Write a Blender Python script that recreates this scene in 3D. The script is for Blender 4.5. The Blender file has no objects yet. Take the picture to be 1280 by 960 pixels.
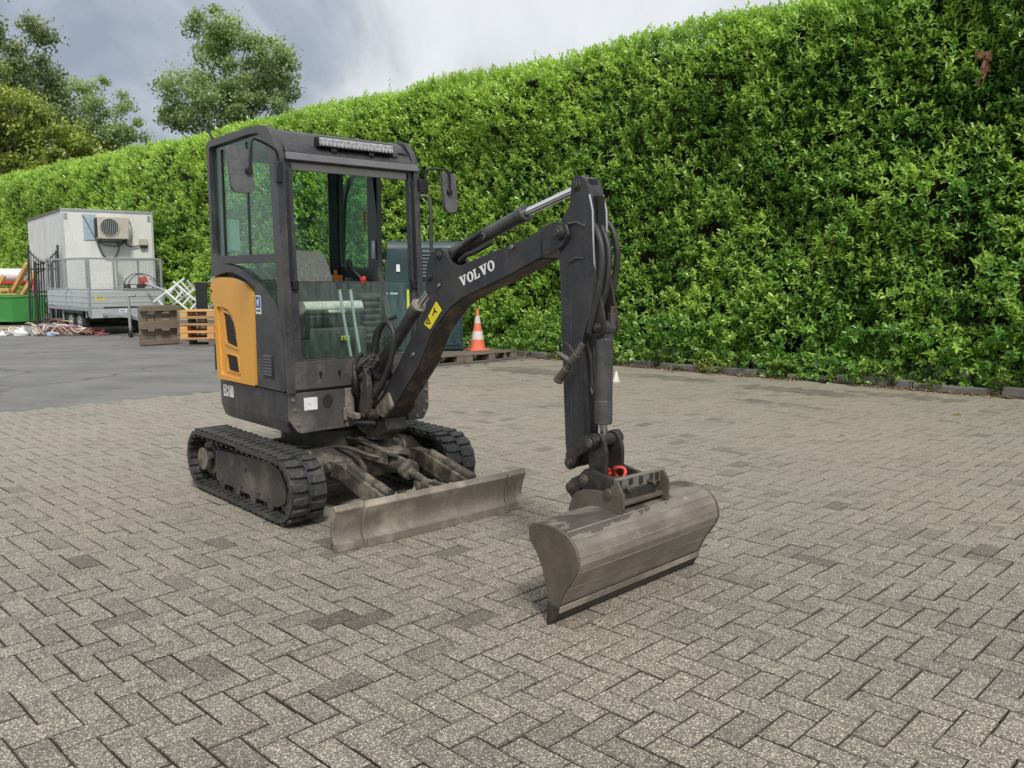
import bpy, math, random
import numpy as np
from mathutils import Vector, Matrix
from mathutils.geometry import tessellate_polygon
R = math.radians
random.seed(7)
rng = np.random.default_rng(11)
scene = bpy.context.scene
COL = scene.collection

# ------------------------------------------------------------------ camera
cam_d = bpy.data.cameras.new("camera"); cam = bpy.data.objects.new("camera", cam_d)
COL.objects.link(cam); scene.camera = cam
cam_d.sensor_width = 36; cam_d.lens = 36 * 1072 / 1280
cam_d.clip_start = 0.05; cam_d.clip_end = 600
cam.location = (0, 0, 1.44); cam.rotation_euler = (R(90 - 7.225), 0, 0)
scene.render.resolution_x = 1024; scene.render.resolution_y = 768

# ------------------------------------------------------------------ sky, sun, exposure
SUN_EL, SUN_AZ = R(50), R(166)          # azimuth clockwise from +Y
world = bpy.data.worlds.new("World"); scene.world = world; world.use_nodes = True
nt = world.node_tree; nt.nodes.clear()
def wn(t, **k):
    n = nt.nodes.new(t)
    for a, b in k.items(): setattr(n, a, b)
    return n
wout = wn("ShaderNodeOutputWorld")
sky = wn("ShaderNodeTexSky", sky_type='NISHITA', sun_disc=False, sun_elevation=SUN_EL, sun_rotation=SUN_AZ)
bg1 = wn("ShaderNodeBackground"); bg1.inputs[1].default_value = 0.10
nt.links.new(sky.outputs[0], bg1.inputs[0])
tc = wn("ShaderNodeTexCoord")
mp = wn("ShaderNodeMapping"); mp.inputs['Scale'].default_value = (1, 1, 1.25)
nt.links.new(tc.outputs['Generated'], mp.inputs[0])
n1 = wn("ShaderNodeTexNoise"); n1.inputs['Scale'].default_value = 4.6; n1.inputs['Detail'].default_value = 8; n1.inputs['Roughness'].default_value = .56
n1.inputs['Distortion'].default_value = .5
nt.links.new(mp.outputs[0], n1.inputs['Vector'])
dark = Vector((-.40, 1.0, .175)).normalized()
dt = wn("ShaderNodeVectorMath", operation='DISTANCE'); dt.inputs[1].default_value = dark
nt.links.new(tc.outputs['Generated'], dt.inputs[0])
mr = wn("ShaderNodeMapRange", interpolation_type='SMOOTHSTEP'); mr.inputs[1].default_value = .02; mr.inputs[2].default_value = .30
mr.inputs[3].default_value = -.22; mr.inputs[4].default_value = .07
nt.links.new(dt.outputs['Value'], mr.inputs[0])
ad = wn("ShaderNodeMath", operation='ADD'); nt.links.new(n1.outputs[0], ad.inputs[0]); nt.links.new(mr.outputs[0], ad.inputs[1])
cr = wn("ShaderNodeValToRGB"); e = cr.color_ramp.elements
e[0].position = .27; e[0].color = (.27, .31, .38, 1)
e[1].position = .70; e[1].color = (.72, .74, .76, 1)
for p_, c_ in ((.36, (.35, .39, .455, 1)), (.44, (.45, .48, .52, 1)), (.50, (.56, .58, .61, 1)), (.58, (.64, .66, .68, 1))):
    x_ = cr.color_ramp.elements.new(p_); x_.color = c_
nt.links.new(ad.outputs[0], cr.inputs[0])
bg2 = wn("ShaderNodeBackground"); bg2.inputs[1].default_value = 0.62
nt.links.new(cr.outputs[0], bg2.inputs[0])
mx = wn("ShaderNodeMixShader"); mx.inputs[0].default_value = .96
nt.links.new(bg1.outputs[0], mx.inputs[1]); nt.links.new(bg2.outputs[0], mx.inputs[2]); nt.links.new(mx.outputs[0], wout.inputs[0])

sun_d = bpy.data.lights.new("sun", 'SUN'); sun_d.energy = 1.5; sun_d.angle = R(11); sun_d.color = (1, .95, .87)
sun = bpy.data.objects.new("sun", sun_d); COL.objects.link(sun)
sd = Vector((math.sin(SUN_AZ) * math.cos(SUN_EL), math.cos(SUN_AZ) * math.cos(SUN_EL), math.sin(SUN_EL)))
sun.rotation_euler = sd.to_track_quat('Z', 'Y').to_euler(); sun.location = (8, -8, 14)
scene.view_settings.view_transform = 'Standard'; scene.view_settings.look = 'None'
scene.view_settings.exposure = 0.98; scene.view_settings.gamma = 1

# ------------------------------------------------------------------ materials
def newmat(name):
    m = bpy.data.materials.new(name); m.use_nodes = True
    return m, m.node_tree, m.node_tree.nodes["Principled BSDF"]
def nd(t, typ, **k):
    n = t.nodes.new(typ)
    for a, b in k.items():
        if a[0] == '_': n.inputs[a[1:].replace('_', ' ')].default_value = b
        else: setattr(n, a, b)
    return n
def ramp(t, src, stops):
    r = t.nodes.new("ShaderNodeValToRGB"); e = r.color_ramp.elements
    e[0].position, e[0].color = stops[0][0], (*stops[0][1], 1)
    e[1].position, e[1].color = stops[-1][0], (*stops[-1][1], 1)
    for p, c in stops[1:-1]:
        x = e.new(p); x.color = (*c, 1)
    t.links.new(src, r.inputs[0]); return r
def mixc(t, fac, a, b, mode='MIX'):
    m = nd(t, "ShaderNodeMix", data_type='RGBA', blend_type=mode)
    for s, v in ((m.inputs[0], fac), (m.inputs[6], a), (m.inputs[7], b)):
        if hasattr(v, 'is_linked') or hasattr(v, 'links'): t.links.new(v, s)
        elif isinstance(v, (int, float)): s.default_value = v
        else: s.default_value = (*v, 1)
    return m.outputs[2]
def noise(t, scale, detail=4, rough=.55, coord='Object', vec=None, dist=0, sc=None):
    c = nd(t, "ShaderNodeTexCoord"); n = nd(t, "ShaderNodeTexNoise", _Scale=scale, _Detail=detail, _Roughness=rough, _Distortion=dist)
    src = vec or c.outputs[coord]
    if sc:
        mpp = nd(t, "ShaderNodeMapping"); mpp.inputs['Scale'].default_value = sc
        t.links.new(src, mpp.inputs[0]); src = mpp.outputs[0]
    t.links.new(src, n.inputs['Vector']); return n.outputs[0]
def bump(t, b, h, strength=.3, dist=.004):
    n = nd(t, "ShaderNodeBump", _Strength=strength, _Distance=dist); t.links.new(h, n.inputs['Height']); t.links.new(n.outputs[0], b.inputs['Normal'])
def worn(name, col, rough=.45, dust=(.22, .19, .15), amount=.35, scale=6, metal=0, fine=60, bumpy=.15, drip=True, hard=.78):
    """painted or bare metal with dust blotches, streaks and fine speckle"""
    m, t, b = newmat(name)
    n = noise(t, scale, 6, .62); s = noise(t, fine, 3, .6); v = noise(t, 3.2, 4, .6, sc=(7, 7, .8) if drip else None)
    f = ramp(t, n, [(.5 - amount * .35 if hard > .7 else .47, (0, 0, 0)), (hard, (1, 1, 1))])
    f2 = ramp(t, v, [(.48, (0, 0, 0)), (.8, (.6, .6, .6))])
    a = mixc(t, f.outputs[0], col, dust)
    a2 = mixc(t, .5 if hard > .7 else .85, col, a)
    a3 = mixc(t, f2.outputs[0], a2, mixc(t, .45, col, dust))
    sp = ramp(t, s, [(.55, (0, 0, 0)), (.78, (.5, .5, .5))])
    a4 = mixc(t, sp.outputs[0], a3, dust)
    t.links.new(a4, b.inputs['Base Color'])
    rr = nd(t, "ShaderNodeMapRange"); rr.inputs[3].default_value = rough - .08; rr.inputs[4].default_value = min(1, rough + .3)
    t.links.new(n, rr.inputs[0]); t.links.new(rr.outputs[0], b.inputs['Roughness'])
    b.inputs['Metallic'].default_value = metal
    bump(t, b, s, bumpy, .002)
    return m
def plain(name, col, rough=.5, metal=0, var=.12, scale=12, bumps=0.0, alpha=1, coat=0):
    m, t, b = newmat(name)
    n = noise(t, scale, 5, .6)
    r = ramp(t, n, [(.3, tuple(c * (1 - var) for c in col)), (.7, tuple(min(1, c * (1 + var)) for c in col))])
    t.links.new(r.outputs[0], b.inputs['Base Color'])
    b.inputs['Roughness'].default_value = rough; b.inputs['Metallic'].default_value = metal
    if coat: b.inputs['Coat Weight'].default_value = coat
    if bumps: bump(t, b, n, bumps, .003)
    return m
def glass(name, tint, gloss=.06, dirt=.05):
    m, t, b = newmat(name)
    t.nodes.remove(b); out = t.nodes["Material Output"]
    tr = nd(t, "ShaderNodeBsdfTransparent"); tr.inputs[0].default_value = (*tint, 1)
    gl = nd(t, "ShaderNodeBsdfGlossy"); gl.inputs['Roughness'].default_value = .03; gl.inputs[0].default_value = (.85, .95, .92, 1)
    df = nd(t, "ShaderNodeBsdfDiffuse"); df.inputs[0].default_value = (.55, .62, .58, 1)
    lw = nd(t, "ShaderNodeLayerWeight", _Blend=.5); fr = nd(t, "ShaderNodeMath", operation='POWER'); fr.inputs[1].default_value = 5; t.links.new(lw.outputs['Facing'], fr.inputs[0])
    m1 = nd(t, "ShaderNodeMixShader"); m2 = nd(t, "ShaderNodeMixShader")
    ad_ = nd(t, "ShaderNodeMath", operation='ADD'); ad_.inputs[1].default_value = gloss * .3
    t.links.new(fr.outputs[0], ad_.inputs[0]); t.links.new(ad_.outputs[0], m1.inputs[0])
    t.links.new(tr.outputs[0], m1.inputs[1]); t.links.new(gl.outputs[0], m1.inputs[2])
    n = noise(t, 9, 6, .65, sc=(3, 3, .6)); s = noise(t, 45, 1, .4)
    r = ramp(t, n, [(.42, (dirt * .15,) * 3), (.75, (dirt * 1.5,) * 3)]); r2 = ramp(t, s, [(.70, (0, 0, 0)), (.76, (dirt * 1.5,) * 3)])
    mm = nd(t, "ShaderNodeMath", operation='MAXIMUM'); t.links.new(r.outputs[0], mm.inputs[0]); t.links.new(r2.outputs[0], mm.inputs[1])
    t.links.new(mm.outputs[0], m2.inputs[0]); t.links.new(m1.outputs[0], m2.inputs[1]); t.links.new(df.outputs[0], m2.inputs[2])
    t.links.new(m2.outputs[0], out.inputs[0])
    return m
def leafmat(name, c0, c1, c2, rough=.38, trans=.25, coat=0.0):
    """leaf colour from the per-leaf 'tint' attribute (0 dark, 1 young)"""
    m, t, b = newmat(name)
    at_ = nd(t, "ShaderNodeAttribute", attribute_name='tint')
    r = ramp(t, at_.outputs['Fac'], [(0, c0), (.55, c1), (.93, c2), (.965, (.42, .36, .04)), (1, (.25, .11, .05))])
    t.links.new(r.outputs[0], b.inputs['Base Color']); b.inputs['Roughness'].default_value = rough
    b.inputs['Specular IOR Level'].default_value = .7
    tl = nd(t, "ShaderNodeBsdfTranslucent"); t.links.new(r.outputs[0], tl.inputs[0])
    mxs = nd(t, "ShaderNodeMixShader"); mxs.inputs[0].default_value = trans
    out = t.nodes["Material Output"]; t.links.new(b.outputs[0], mxs.inputs[1]); t.links.new(tl.outputs[0], mxs.inputs[2]); t.links.new(mxs.outputs[0], out.inputs[0])
    return m

M = {}
M['body'] = worn('dark_grey_paint', (.031, .032, .038), .29, (.15, .14, .125), .12, 5, fine=70, bumpy=.05)
M['boom'] = worn('boom_grey_paint', (.022, .023, .028), .36, (.11, .10, .09), .05, 4, fine=50, bumpy=.08)
M['boomdirt'] = worn('muddy_grey_paint', (.028, .026, .024), .6, (.19, .125, .07), .75, 8, hard=.62, fine=90, bumpy=.4)
M['front'] = worn('scuffed_front_plate', (.062, .061, .061), .42, (.19, .172, .148), .4, 4, hard=.68, fine=60)
M['yellow'] = worn('yellow_paint', (.74, .36, .045), .27, (.52, .30, .11), .3, 3, fine=40, bumpy=.03)
M['black'] = plain('black_plastic', (.012, .012, .014), .45, scale=30)
M['interior'] = plain('cab_trim', (.055, .058, .056), .6, scale=14, var=.25)
M['blackgloss'] = plain('black_metal', (.018, .018, .021), .3, scale=20)
M['rubber'] = worn('track_rubber', (.022, .023, .026), .45, (.16, .15, .13), .25, 9, fine=45, bumpy=.5, drip=False)
M['trackside'] = worn('dirty_track_steel', (.040, .038, .036), .55, (.17, .15, .12), .35, 6, hard=.68, fine=60, bumpy=.4, drip=False)
M['mudsteel'] = worn('muddy_steel', (.040, .037, .034), .62, (.235, .195, .145), .4, 7, hard=.60, fine=70, bumpy=.5, drip=False)
M['blade'] = worn('worn_blade_steel', (.185, .160, .138), .46, (.42, .365, .29), .62, 4, hard=.64, metal=.25, fine=90, bumpy=.3)
def bucketmat():
    m, t, b = newmat('scoured_bucket_steel')
    n = noise(t, 3.0, 7, .6, dist=.7, sc=(1.6, .7, 1.6)); s = noise(t, 120, 3, .6); v = noise(t, 26, 3, .6, sc=(3, .12, 3)); w = noise(t, 20, 6, .7); q = noise(t, 5, 6, .62)
    base = ramp(t, q, [(.3, (.19, .163, .140)), (.5, (.27, .236, .203)), (.7, (.36, .318, .276))])
    c = mixc(t, ramp(t, v, [(.54, (0, 0, 0)), (.72, (.30,) * 3)]).outputs[0], base.outputs[0], (.42, .38, .335))
    c = mixc(t, ramp(t, v, [(.30, (.28,) * 3), (.42, (0, 0, 0))]).outputs[0], c, (.12, .102, .088))
    co = nd(t, "ShaderNodeTexCoord"); sp = nd(t, "ShaderNodeSeparateXYZ"); t.links.new(co.outputs['Object'], sp.inputs[0])
    zz = nd(t, "ShaderNodeMapRange"); zz.inputs[1].default_value = .30; zz.inputs[2].default_value = .44; zz.inputs[3].default_value = -.12; zz.inputs[4].default_value = .055; t.links.new(sp.outputs[2], zz.inputs[0])
    aa = nd(t, "ShaderNodeMath", operation='ADD'); t.links.new(n, aa.inputs[0]); t.links.new(zz.outputs[0], aa.inputs[1])
    c = mixc(t, ramp(t, aa.outputs[0], [(.515, (0, 0, 0)), (.53, (.85,) * 3)]).outputs[0], c, (.098, .084, .074))
    c = mixc(t, ramp(t, w, [(.63, (0, 0, 0)), (.67, (.7,) * 3)]).outputs[0], c, (.44, .41, .37))
    c = mixc(t, ramp(t, s, [(.5, (0, 0, 0)), (.8, (.35,) * 3)]).outputs[0], c, (.16, .13, .11))
    t.links.new(c, b.inputs['Base Color']); b.inputs['Metallic'].default_value = .45
    rr = nd(t, "ShaderNodeMapRange"); rr.inputs[3].default_value = .32; rr.inputs[4].default_value = .62; t.links.new(w, rr.inputs[0]); t.links.new(rr.outputs[0], b.inputs['Roughness'])
    bump(t, b, w, .25, .003); return m
M['bucket'] = bucketmat()
M['bucketside'] = worn('brown_bucket_side', (.085, .070, .060), .5, (.26, .21, .165), .5, 7, metal=.3, fine=90, bumpy=.3)
M['edge'] = worn('dark_cutting_edge', (.035, .033, .032), .45, (.15, .13, .11), .3, 12, metal=.5, fine=90)
M['coupler'] = worn('coupler_steel', (.075, .067, .060), .45, (.26, .23, .19), .4, 18, metal=.5, fine=120, bumpy=.3)
M['coupler_l'] = worn('bright_coupler_steel', (.26, .25, .23), .45, (.12, .11, .09), .5, 25, metal=.5, fine=120, bumpy=.3)
M['linkage'] = worn('greasy_black_steel', (.022, .021, .021), .38, (.13, .11, .09), .25, 16, fine=90, metal=.2)
M['chrome'] = plain('chrome_rod', (.75, .76, .78), .12, 1, .03)
M['hose'] = plain('rubber_hose', (.03, .03, .031), .5, var=.3, scale=40)
M['cyl'] = worn('cylinder_grey', (.042, .044, .050), .35, (.17, .16, .14), .2, 8, fine=60)
M['glass'] = glass('tinted_glass', (.76, .90, .83), .06, .02)
M['glasslow'] = glass('dusty_glass', (.84, .94, .90), .06, .045)
M['mirrorback'] = worn('scratched_plastic', (.085, .085, .092), .4, (.24, .24, .24), .35, 16, fine=80)
M['fabric'] = plain('grey_seat_fabric', (.58, .55, .50), .95, var=.3, scale=60, bumps=.4)
M['white'] = plain('white_paint', (.75, .76, .76), .5)
M['lettering'] = plain('white_lettering', (.82, .82, .82), .5, var=.03)
M['stickery'] = plain('yellow_sticker', (.80, .66, .02), .4, var=.05)
M['stickerb'] = plain('blue_sticker', (.03, .10, .35), .4, var=.05)
M['ink'] = plain('black_ink', (.01, .01, .01), .5)
M['grille'] = plain('dark_grille', (.02, .016, .013), .6)
M['orange'] = plain('orange_plastic', (.75, .22, .02), .4)
M['red'] = plain('red_paint', (.55, .035, .025), .4)
M['lever'] = plain('pale_lever_metal', (.62, .66, .65), .3, metal=.3)
M['aluminium'] = plain('light_alloy', (.42, .43, .45), .35, metal=.6, var=.1)
M['led'] = plain('led_reflector', (.50, .50, .50), .2, metal=.5, var=.3, scale=80)

# ------------------------------------------------------------------ geometry helpers
class G:
    def __init__(s): s.v = []; s.f = []
    def add(s, v, f):
        o = len(s.v); s.v += [tuple(map(float, p)) for p in v]; s.f += [tuple(i + o for i in q) for q in f]; return s
    def box(s, x0, x1, y0, y1, z0, z1, rot=None, c=None):
        v = [(x, y, z) for z in (z0, z1) for y in (y0, y1) for x in (x0, x1)]
        if rot is not None:
            c = Vector(c or ((x0 + x1) / 2, (y0 + y1) / 2, (z0 + z1) / 2)); v = [tuple(rot @ (Vector(p) - c) + c) for p in v]
        return s.add(v, [(0, 2, 3, 1), (4, 5, 7, 6), (0, 1, 5, 4), (2, 6, 7, 3), (0, 4, 6, 2), (1, 3, 7, 5)])
    def beam(s, a, b, w, h, up=(0, 0, 1)):
        a, b = Vector(a), Vector(b); d = (b - a).normalized(); sd_ = d.cross(Vector(up))
        if sd_.length < 1e-4: sd_ = d.cross(Vector((1, 0, 0)))
        sd_.normalize(); u = sd_.cross(d)
        v = [p + sd_ * (i * w / 2) + u * (j * h / 2) for p in (a, b) for i, j in ((-1, -1), (1, -1), (1, 1), (-1, 1))]
        return s.add(v, [(0, 1, 2, 3), (7, 6, 5, 4), (0, 4, 5, 1), (1, 5, 6, 2), (2, 6, 7, 3), (3, 7, 4, 0)])
    def prism(s, poly, a0, a1, ax='y', holes=(), fn=None):
        loops = [list(poly)] + [list(h) for h in holes]
        flat = [p for l in loops for p in l]
        tris = tessellate_polygon([[Vector((p[0], p[1], 0)) for p in l] for l in loops])
        mk = {'y': lambda p, a: (p[0], a, p[1]), 'x': lambda p, a: (a, p[0], p[1]), 'z': lambda p, a: (p[0], p[1], a)}[ax]
        v = [mk(p, a) for a in (a0, a1) for p in flat]
        if fn: v = [fn(*p) for p in v]
        n = len(flat); f = [tuple(t) for t in tris] + [tuple(i + n for i in reversed(t)) for t in tris]
        o = 0
        for l in loops:
            k = len(l)
            for i in range(k): a, b = o + i, o + (i + 1) % k; f.append((a, b, b + n, a + n))
            o += k
        return s.add(v, f)
    def cyl(s, a, b, r, n=14, r2=None):
        return s.tube([a, b], [r, r if r2 is None else r2], n)
    def tube(s, path, r, n=8, closed=False):
        P = [Vector(p) for p in path]; k = len(P); rr = r if isinstance(r, (list, tuple)) else [r] * k
        T = []
        for i in range(k):
            a = P[i - 1] if (i or closed) else P[0]; b = P[(i + 1) % k] if (i < k - 1 or closed) else P[-1]
            T.append((b - a).normalized())
        up = Vector((0, 0, 1)) if abs(T[0].z) < .9 else Vector((1, 0, 0))
        x = T[0].cross(up).normalized(); v = []
        for i in range(k):
            x = (x - T[i] * x.dot(T[i])); x = x.normalized() if x.length > 1e-6 else T[i].orthogonal().normalized()
            y = T[i].cross(x)
            v += [P[i] + (x * math.cos(2 * math.pi * j / n) + y * math.sin(2 * math.pi * j / n)) * rr[i] for j in range(n)]
        f = [(i * n + j, i * n + (j + 1) % n, ((i + 1) % k) * n + (j + 1) % n, ((i + 1) % k) * n + j) for i in range(k if closed else k - 1) for j in range(n)]
        if not closed: f += [tuple(range(n))[::-1], tuple((k - 1) * n + j for j in range(n))]
        return s.add(v, f)
def fillet(poly, r, n=4):
    """rounded corners of a closed 2-D outline; r one number or one per corner"""
    out = []; k = len(poly)
    for i in range(k):
        ri = r[i] if isinstance(r, (list, tuple)) else r
        p, a, b = Vector(poly[i]), Vector(poly[i - 1]), Vector(poly[(i + 1) % k])
        if ri <= 0: out.append(tuple(p)); continue
        da, db = (a - p), (b - p); q = min(ri, da.length * .49, db.length * .49)
        pa, pb = p + da.normalized() * q, p + db.normalized() * q
        for j in range(n + 1):
            t = j / n; out.append(tuple(pa * (1 - t) ** 2 + p * 2 * t * (1 - t) + pb * t * t))
    return out
def smooth_path(pts, n=5):
    P = [Vector(p) for p in pts]; out = []
    for i in range(len(P) - 1):
        p0, p1, p2, p3 = P[max(i - 1, 0)], P[i], P[i + 1], P[min(i + 2, len(P) - 1)]
        for j in range(n):
            t = j / n; out.append(.5 * ((2 * p1) + (p2 - p0) * t + (2 * p0 - 5 * p1 + 4 * p2 - p3) * t * t + (3 * p1 - p0 - 3 * p2 + p3) * t ** 3))
    out.append(P[-1]); return out
def mesh_of(name, g, mat, ang=35):
    me = bpy.data.meshes.new(name); me.from_pydata(g.v, [], g.f); me.update()
    import bmesh
    bm = bmesh.new(); bm.from_mesh(me); bmesh.ops.recalc_face_normals(bm, faces=bm.faces); bm.to_mesh(me); bm.free()
    me.materials.append(mat)
    if ang:
        me.polygons.foreach_set('use_smooth', [True] * len(me.polygons)); me.set_sharp_from_angle(angle=R(ang))
    return me
def part(name, g, mat, parent=None, bevel=0, ang=35, seg=2, label=None):
    o = bpy.data.objects.new(name, mesh_of(name, g, mat, ang)); COL.objects.link(o); o.parent = parent
    if bevel:
        b = o.modifiers.new('bevel', 'BEVEL'); b.width = bevel; b.segments = seg; b.limit_method = 'ANGLE'; b.angle_limit = R(38)
    if label: o['label'] = label
    return o
def inst(name, mesh, parent, loc=(0, 0, 0), rot=(0, 0, 0), scale=None, label=None):
    o = bpy.data.objects.new(name, mesh); COL.objects.link(o); o.parent = parent; o.location = loc; o.rotation_euler = rot
    if scale: o.scale = scale
    if label: o['label'] = label
    return o
def tag(o, label=None, cat=None, group=None, kind=None):
    if label: o['label'] = label
    if cat: o['category'] = cat
    if group: o['group'] = group
    if kind: o['kind'] = kind
    return o
def thing(name, loc, rz, label, cat, group=None):
    o = bpy.data.objects.new(name, None); COL.objects.link(o); o.location = loc; o.rotation_euler = (0, 0, rz); o.empty_display_size = .2
    return tag(o, label, cat, group)
def npmesh(name, V, F, mat, attrs=None, smooth=True):
    """mesh from numpy vertices and equal-sized faces; attrs: per-face values spread as a face attribute"""
    me = bpy.data.meshes.new(name); k = F.shape[1]
    me.vertices.add(len(V)); me.vertices.foreach_set('co', V.astype(np.float32).ravel())
    me.loops.add(F.size); me.loops.foreach_set('vertex_index', F.astype(np.int32).ravel())
    me.polygons.add(len(F)); me.polygons.foreach_set('loop_start', np.arange(0, F.size, k, dtype=np.int32))
    me.polygons.foreach_set('use_smooth', np.full(len(F), smooth))
    me.update(calc_edges=True); me.materials.append(mat)
    if attrs is not None:
        a = me.attributes.new('tint', 'FLOAT', 'FACE'); a.data.foreach_set('value', attrs.astype(np.float32))
    return me
def obj(name, me, parent=None):
    o = bpy.data.objects.new(name, me); COL.objects.link(o); o.parent = parent; return o
def text_part(name, body, size, parent, mat, mtx, sx=1, extrude=.001, offset=0):
    cu = bpy.data.curves.new(name, 'FONT'); cu.body = body; cu.size = size; cu.extrude = extrude; cu.offset = offset; cu.resolution_u = 3; cu.space_character = 1.18
    t = bpy.data.objects.new(name + '_src', cu); COL.objects.link(t)
    dg = bpy.context.evaluated_depsgraph_get(); me = bpy.data.meshes.new_from_object(t.evaluated_get(dg)); me.name = name
    bpy.data.objects.remove(t)
    me.materials.clear(); me.materials.append(mat)
    me.transform(mtx @ Matrix.Diagonal((sx, 1, 1, 1)))
    return obj(name, me, parent)

# ================================================================== GROUND
AV = Vector((math.sin(R(134.6)), math.cos(R(134.6)), 0)); BV = Vector((math.sin(R(44.6)), math.cos(R(44.6)), 0))
W_ = .105; ORG = Vector((-.194, 2.768, 0))
HN = Vector((.672, .741, 0)); HH = Vector((-.741, .672, 0))      # hedge: away from the camera, along to the left
def hp(off, w, z=0): return HN * off + HH * w + Vector((0, 0, z))

def stonemat(name, base, joint=False):
    m, t, b = newmat(name)
    at_ = nd(t, "ShaderNodeAttribute", attribute_name='tint')
    geo = nd(t, "ShaderNodeNewGeometry"); P = geo.outputs['Position']
    vo = nd(t, "ShaderNodeTexVoronoi", _Scale=250); t.links.new(P, vo.inputs['Vector'])
    vc = nd(t, "ShaderNodeSeparateColor"); t.links.new(vo.outputs['Color'], vc.inputs[0])
    # exposed grit: some cells pale, some dark
    g1 = ramp(t, vc.outputs[0], [(.0, (.30, .30, .30)), (.22, (.60, .59, .58)), (.50, (1, 1, 1)), (.80, (1.15, 1.15, 1.12)), (.88, (2.9, 2.8, 2.6))])
    n2 = noise(t, 1.3, 5, .6, vec=P); n3 = noise(t, 12, 5, .65, vec=P); n4 = noise(t, .45, 3, .5, vec=P)
    r0 = ramp(t, at_.outputs['Fac'], [(0, tuple(c * .52 for c in base)), (.35, tuple(c * .86 for c in base)), (.6, base), (1, tuple(c * 1.16 for c in base))])
    c1 = mixc(t, ramp(t, n2, [(.42, (0, 0, 0)), (.72, (.5, .5, .5))]).outputs[0], r0.outputs[0], (base[0] * .74, base[1] * .80, base[2] * .78))
    c2 = mixc(t, ramp(t, n4, [(.45, (0, 0, 0)), (.65, (.55, .55, .55))]).outputs[0], c1, (base[0] * 1.22, base[1] * 1.17, base[2] * 1.08))
    c3 = mixc(t, ramp(t, n3, [(.35, (.45, .45, .45)), (.6, (0, 0, 0))]).outputs[0], c2, tuple(c * .72 for c in base))
    c4 = mixc(t, 1.0, c3, g1.outputs[0], 'MULTIPLY')
    # grazing-light sheen painted into the colour, paler on the stretch towards the hedge
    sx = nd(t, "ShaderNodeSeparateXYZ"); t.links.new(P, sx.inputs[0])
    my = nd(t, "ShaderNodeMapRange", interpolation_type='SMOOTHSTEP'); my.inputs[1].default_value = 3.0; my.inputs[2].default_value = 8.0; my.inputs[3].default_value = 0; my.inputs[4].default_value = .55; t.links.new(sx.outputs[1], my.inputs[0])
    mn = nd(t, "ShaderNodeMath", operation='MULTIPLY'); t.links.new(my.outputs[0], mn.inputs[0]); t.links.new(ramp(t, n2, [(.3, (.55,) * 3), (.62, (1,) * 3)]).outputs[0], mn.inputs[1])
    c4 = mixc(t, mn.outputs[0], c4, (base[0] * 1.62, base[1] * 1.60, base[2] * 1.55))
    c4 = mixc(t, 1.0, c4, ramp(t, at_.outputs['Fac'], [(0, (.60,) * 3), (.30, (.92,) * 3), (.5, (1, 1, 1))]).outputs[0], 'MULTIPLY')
    t.links.new(c4, b.inputs['Base Color'])
    b.inputs['Roughness'].default_value = .62
    bn = nd(t, "ShaderNodeBump", _Strength=.55, _Distance=.003); t.links.new(vc.outputs[1], bn.inputs['Height'])
    bn2 = nd(t, "ShaderNodeBump", _Strength=.5, _Distance=.006); t.links.new(n3, bn2.inputs['Height']); t.links.new(bn.outputs[0], bn2.inputs['Normal'])
    t.links.new(bn2.outputs[0], b.inputs['Normal'])
    return m
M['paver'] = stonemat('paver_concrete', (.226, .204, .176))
def soilmat(name, c0, c1, scale=8):
    m, t, b = newmat(name); P = nd(t, "ShaderNodeNewGeometry").outputs['Position']
    n = noise(t, scale, 8, .7, vec=P); n2 = noise(t, 160, 3, .6, vec=P)
    r = ramp(t, n, [(.3, c0), (.7, c1)])
    c = mixc(t, ramp(t, n2, [(.4, (.35,) * 3), (.7, (0, 0, 0))]).outputs[0], r.outputs[0], tuple(x * .5 for x in c0))
    t.links.new(c, b.inputs['Base Color']); b.inputs['Roughness'].default_value = .9
    bump(t, b, n2, .6, .006); return m
M['joint'] = soilmat('joint_sand', (.022, .024, .014), (.055, .046, .034), 3)
M['soil'] = soilmat('leafy_soil', (.035, .026, .019), (.085, .06, .042), 6)
def asphaltmat():
    m, t, b = newmat('asphalt_surface'); P = nd(t, "ShaderNodeNewGeometry").outputs['Position']
    n = noise(t, .9, 7, .65, vec=P); n2 = noise(t, 150, 3, .7, vec=P); n3 = noise(t, .35, 4, .6, vec=P, sc=(1, 3.5, 1)); cr_ = nd(t, "ShaderNodeTexVoronoi", feature='DISTANCE_TO_EDGE', _Scale=.28)
    wp = nd(t, "ShaderNodeVectorMath", operation='ADD'); q = nd(t, "ShaderNodeTexNoise", _Scale=1.6, _Detail=6); t.links.new(P, q.inputs['Vector']); t.links.new(P, wp.inputs[0]); t.links.new(q.outputs[1], wp.inputs[1]); t.links.new(wp.outputs[0], cr_.inputs['Vector'])
    c = ramp(t, n, [(.3, (.115, .115, .115)), (.5, (.155, .154, .150)), (.7, (.205, .202, .194))]).outputs[0]
    c = mixc(t, ramp(t, n3, [(.5, (0, 0, 0)), (.56, (.35,) * 3)]).outputs[0], c, (.235, .23, .22))
    c = mixc(t, ramp(t, cr_.outputs[0], [(.004, (.7,) * 3), (.012, (0, 0, 0))]).outputs[0], c, (.06, .06, .058))
    c = mixc(t, ramp(t, n2, [(.5, (0, 0, 0)), (.75, (.6,) * 3)]).outputs[0], c, (.33, .32, .31))
    t.links.new(c, b.inputs['Base Color']); b.inputs['Roughness'].default_value = .8; bump(t, b, n2, .6, .006); return m
M['asphalt'] = asphaltmat()
M['farground'] = soilmat('far_ground', (.06, .07, .035), (.10, .10, .05), .8)
M['kerb'] = soilmat('kerb_concrete', (.10, .095, .085), (.24, .23, .21), 6)

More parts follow.
